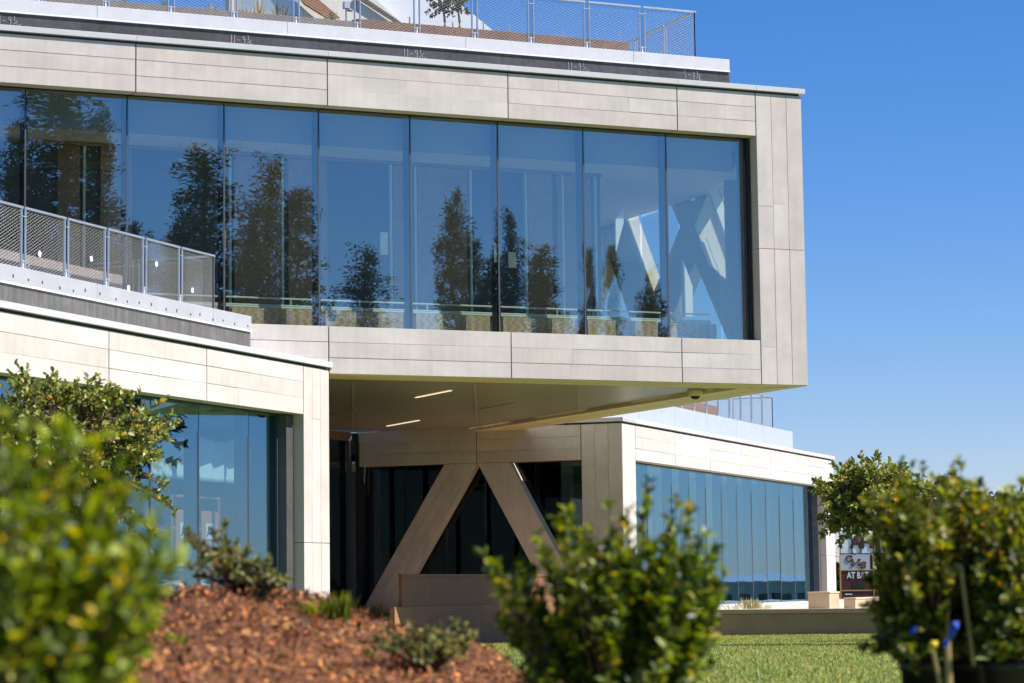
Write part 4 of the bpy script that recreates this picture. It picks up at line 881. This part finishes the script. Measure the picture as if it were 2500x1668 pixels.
# ------------------------------------------------------------------ mulch mound
MY = 11.5
prof = [(at(px, py, MY).x, at(px, py, MY).z) for px, py in ((-400, 1500), (-100, 1478), (100, 1470), (300, 1488), (400, 1462), (480, 1444), (560, 1436), (640, 1442), (720, 1464), (850, 1500), (960, 1528), (1100, 1563), (1200, 1606), (1285, 1664), (1360, 1745), (1500, 1860))]
pxs_ = np.array([p[0] for p in prof]); pzs_ = np.array([p[1] for p in prof])
def mz(x, y):
    c = float(np.interp(x, pxs_, pzs_)); z = c - .105 * max(0, MY - y) - .30 * max(0, y - MY - .3)
    return z + .018 * math.sin(9 * x + 3 * y) + .014 * math.sin(5 * y - 7 * x)
gx = np.linspace(-5, 1.2, 90); gy = np.linspace(5.2, 15.5, 90)
V = [(x, y, max(mz(x, y), gz(x, y) - .12)) for y in gy for x in gx]
Fs = [(j * 90 + i, j * 90 + i + 1, (j + 1) * 90 + i + 1, (j + 1) * 90 + i) for j in range(89) for i in range(89)]
structure(mobj('mulch_bed', mesh_np('mulch_bed', V, Fs, mat('mulch', (0.13, 0.047, 0.014), 0.95, var=.4, vscale=14, bump=1, bscale=45), True)))
n = 34000; X = rng.uniform(-2.6, .75, n); Y = 6.4 + 6.6 * rng.random(n) ** .9; Z = np.array([mz(x, y) for x, y in zip(X, Y)]); G = np.array([gz(0, y) for y in Y]); ok = Z > G + .0; X, Y, Z = X[ok], Y[ok], Z[ok]; n = len(X)
LM_CHIP = leaf_mat('wood_chip', (0.075, 0.026, 0.008), (0.60, 0.265, 0.075), .8, 0.0)
ch = leaf_mesh('mulch_chips', np.stack([X, Y, Z + rng.uniform(.0, .022, n)], 1), rng.normal(0, 1, (n, 3)) * [1, 1, .75], rng.normal(0, .8, (n, 3)) + [0, 0, 1], np.exp(rng.normal(-3.65, .55, n)), np.exp(rng.normal(-4.55, .45, n)), LM_CHIP, fold=.1)
stuff(tag(mobj('mulch_chips', ch), 'reddish brown wood chip mulch covering the mound', 'mulch'))

# ------------------------------------------------------------------ grass blades on the visible lawn
n = 150000; Y = 13 + 47.5 * rng.random(n) ** .8; fx0, fx1 = (1130 - 1250) / F_PX, (2240 - 1250) / F_PX
X = (fx0 + (fx1 - fx0) * rng.random(n)) * Y; Z = np.array([gz(0, y) for y in Y]) - .004
dl = (Y - (FL.o.y - (X - FL.o.x) * .3822)); ok = (dl < -.03) & ~((X < -.3) & (Y > 50)); X, Y, Z = X[ok], Y[ok], Z[ok]; n = len(X)
LM_LAWN = leaf_mat('lawn_blades', (0.18, 0.245, 0.05), (0.46, 0.50, 0.18), .6, .4)
gb = leaf_mesh('grass_blades', np.stack([X, Y, Z], 1), np.stack([rng.normal(0, .45, n), rng.normal(0, .45, n), np.ones(n)], 1), rng.normal(0, 1, (n, 3)), rng.uniform(.025, .07, n), rng.uniform(.006, .012, n) * (1 + Y / 40), LM_LAWN, fold=.1)
stuff(tag(mobj('grass_blades', gb), 'short green lawn grass between the shrubs and the low wall', 'grass'))

# ------------------------------------------------------------------ foreground shrubs
def tipsy(lst, y, dy): return [at(px, py, y + random.uniform(-dy, dy)) for px, py in lst]
# big blurred shrub at the left edge
b = at(-40, 1435, 5.0); b.z = gz(0, 5.0)
bush('near_shrub', 'large out-of-focus green shrub filling the lower left corner', b, tipsy([(-80, 1000), (-20, 985), (25, 1005), (70, 1050), (115, 1065), (155, 1035), (195, 1085), (240, 1070), (285, 1130), (320, 1170), (350, 1220), (385, 1265), (405, 1320), (440, 1355), (400, 1390), (330, 1330), (120, 1180), (40, 1150), (-60, 1200), (230, 1240), (310, 1410), (250, 1440), (-100, 1330), (150, 1480), (100, 1560), (-40, 1560), (20, 1640), (180, 1380), (270, 1290), (60, 1300)], 5.0, .22), 300, (32, 50), .040, .023, LM_LEFT, t0=.3)
# shrub in the middle foreground
b = at(1500, 1435, 8.4); b.z = gz(0, 8.4)
bush('glossy_shrub', 'round glossy green shrub standing alone in the centre foreground', b, tipsy([(1585, 1172), (1575, 1215), (1655, 1212), (1690, 1236), (1640, 1260), (1535, 1230), (1490, 1225), (1440, 1280), (1385, 1250), (1360, 1262), (1330, 1330), (1310, 1300), (1720, 1300), (1745, 1345), (1770, 1400), (1740, 1430), (1700, 1340), (1180, 1352), (1205, 1370), (1190, 1400), (1215, 1425), (1265, 1430), (1230, 1500), (1260, 1560), (1290, 1480), (1740, 1520), (1730, 1580), (1700, 1640), (1240, 1600), (1600, 1330), (1500, 1330), (1410, 1340), (1290, 1660), (1620, 1420), (1750, 1470)], 8.4, .25), 430, (26, 40), .048, .028, LM_BUSH, t0=.25)
# small plants on the mound
g_m = 'small plants on the mulch mound'
def mp_(px, y): q = at(px, 1435, y); return Vector((q.x, y, mz(q.x, y)))
bush('mound_shrub', 'small sparse shrub with greyish leaves on top of the mulch mound', mp_(585, 11.4), tipsy([(455, 1290), (470, 1320), (520, 1300), (500, 1350), (550, 1330), (545, 1295), (560, 1380), (610, 1400), (590, 1355), (440, 1370), (480, 1400), (630, 1420)], 11.4, .12), 46, (18, 30), .036, .020, LM_MOUND, g_m, t0=.3)
bush('mound_shrub', 'second small shrub with upright twigs just right of the first on the mound', mp_(640, 11.3), tipsy([(628, 1365), (640, 1375), (655, 1362), (682, 1410), (690, 1420), (650, 1440), (615, 1450), (600, 1470), (665, 1470), (635, 1480)], 11.3, .1), 34, (18, 30), .034, .020, LM_MOUND, g_m, t0=.3)
bush('mound_shrub', 'blurred greyish shrub on the front of the mound below the low wall', mp_(1050, 10.2), tipsy([(1000, 1530), (1040, 1540), (1075, 1525), (1110, 1520), (1135, 1530), (1150, 1560), (920, 1560), (940, 1575), (970, 1590), (1010, 1610), (1060, 1620), (1100, 1600), (1130, 1600), (990, 1560)], 10.2, .12), 46, (18, 28), .036, .020, LM_MOUND, g_m, t0=.3)
tuft('grass_tuft', 'fresh green grass tuft on the shoulder of the mound before the white column', mp_(770, 11.2) + Vector((0, 0, -.02)), 120, .10, .10, LM_LEFT, g_m, spread=1.0)
tuft('grass_tuft', 'taller green tuft beside the dark doorway edge on the mound', mp_(830, 11.2) + Vector((0, 0, -.02)), 90, .15, .06, LM_LEFT, g_m, spread=.5)
tuft('grass_tuft', 'small green tuft among the chips left of the mound shrubs', mp_(430, 9.6) + Vector((0, 0, -.02)), 60, .07, .05, LM_LEFT, g_m, spread=.8)

# potted hedge plants at the right edge
g_h = 'potted hedge plants'
pots = [(2252, 9.5, [(2178, 1185), (2200, 1165), (2225, 1178), (2250, 1170), (2168, 1235), (2150, 1262), (2152, 1310), (2180, 1300), (2275, 1200), (2190, 1400), (2192, 1470), (2205, 1540), (2285, 1300), (2270, 1420), (2215, 1260), (2250, 1560), (2195, 1600), (2235, 1630), (2280, 1610)]),
        (2345, 9.8, [(2325, 1165), (2345, 1150), (2335, 1180), (2300, 1210), (2370, 1215), (2380, 1240), (2290, 1260), (2300, 1320), (2385, 1330), (2390, 1420), (2300, 1440), (2340, 1380), (2370, 1500), (2310, 1540), (2340, 1250), (2320, 1610), (2370, 1600)]),
        (2452, 9.4, [(2408, 1222), (2440, 1235), (2425, 1260), (2470, 1225), (2495, 1205), (2510, 1230), (2410, 1330), (2420, 1420), (2500, 1320), (2505, 1440), (2430, 1500), (2480, 1540), (2460, 1380), (2450, 1300), (2420, 1600), (2470, 1620), (2500, 1590)]),
        (2580, 9.7, [(2520, 1215), (2560, 1210), (2600, 1200), (2640, 1240), (2530, 1300), (2520, 1420), (2660, 1330), (2560, 1360), (2540, 1500), (2650, 1480)])]
lbs = ['tall potted hedge plant nearest the lawn, leftmost of the row', 'potted hedge plant with bamboo stakes and blue ribbon, second from the left', 'potted hedge plant at the right edge, third from the left', 'potted hedge plant mostly outside the right edge']
for k, (px, y, tp) in enumerate(pots):
    b = at(px, 1435, y); g0 = gz(0, y); rimz = at(px, 1612, y).z
    b.z = rimz - .03
    hb = bush('hedge_plant', lbs[k], b, tipsy([(qx, qy - max(0, (1450 - qy) * .14)) for qx, qy in tp], y, .16), 440, (24, 36), .038, .026, LM_HEDGE, g_h, t0=.15, spread=1.0)
    pr_ = at(px + 62, 1435, y).x - at(px, 1435, y).x
    Mp = Matrix.Translation((b.x, y, g0)); hgt = rimz - g0
    pt = lathe('plastic_pot', [(pr_ * .78, .005), (pr_ * .95, hgt - .04), (pr_ * 1.02, hgt - .04), (pr_ * 1.04, hgt), (pr_ * .96, hgt), (pr_ * .93, hgt - .03), (.01, hgt - .035)], M_POT, Mp)
    tag(pt, ['black plastic nursery pot of the leftmost hedge plant', 'black plastic nursery pot of the second hedge plant', 'black plastic nursery pot of the third hedge plant', 'black plastic nursery pot outside the right edge'][k], 'pot', 'nursery pots')
# bamboo stakes and ribbons
for k, (p0, p1, y, rr, mm) in enumerate((((2278, 1590), (2300, 1690), 9.2, .009, M_BAMBOO), ((2312, 1560), (2318, 1690), 9.2, .013, M_BAMBOO), ((2345, 1380), (2378, 1625), 9.3, .008, M_BAMBOO), ((2318, 1380), (2312, 1560), 9.35, .007, M_BAMBOO))):
    tag(tubes('bamboo_stake', [([at(*p0, y), at(*p1, y)], rr)], mm, None, 7), ['short bamboo stake with a yellow top among the hedge', 'thick bamboo stake low in the second hedge plant', 'long leaning bamboo stake right of the blue ribbon', 'thin bamboo stake left of the long leaning one'][k], 'stake', 'bamboo stakes in the hedge')
def ribbon(label, pts, y, w, m):
    P_ = [at(px, py, y) for px, py in pts]; V = []; Fs = []
    for i, p in enumerate(P_): s = .02 * math.sin(i * 1.7); V += [p + Vector((-w / 2, s, 0)), p + Vector((w / 2, -s, 0))]
    for i in range(len(P_) - 1): Fs.append((2 * i, 2 * i + 1, 2 * i + 3, 2 * i + 2))
    o = mobj('ribbon', mesh_np('ribbon', V, Fs, m)); o.modifiers.new('thickness', 'SOLIDIFY').thickness = .003; return tag(o, label, 'ribbon', 'marker ribbons')
ribbon('blue marker ribbon tied in the second hedge plant', [(2334, 1518), (2330, 1535), (2324, 1552), (2312, 1565), (2304, 1578)], 9.15, .022, M_BLUE)
ribbon('small blue tag among the dark leaves of the leftmost hedge plant', [(2231, 1531), (2230, 1541), (2231, 1547)], 9.1, .016, M_BLUE)
ribbon('yellow ribbon on top of the short bamboo stake', [(2282, 1566), (2277, 1578), (2272, 1592)], 9.1, .024, M_YEL)
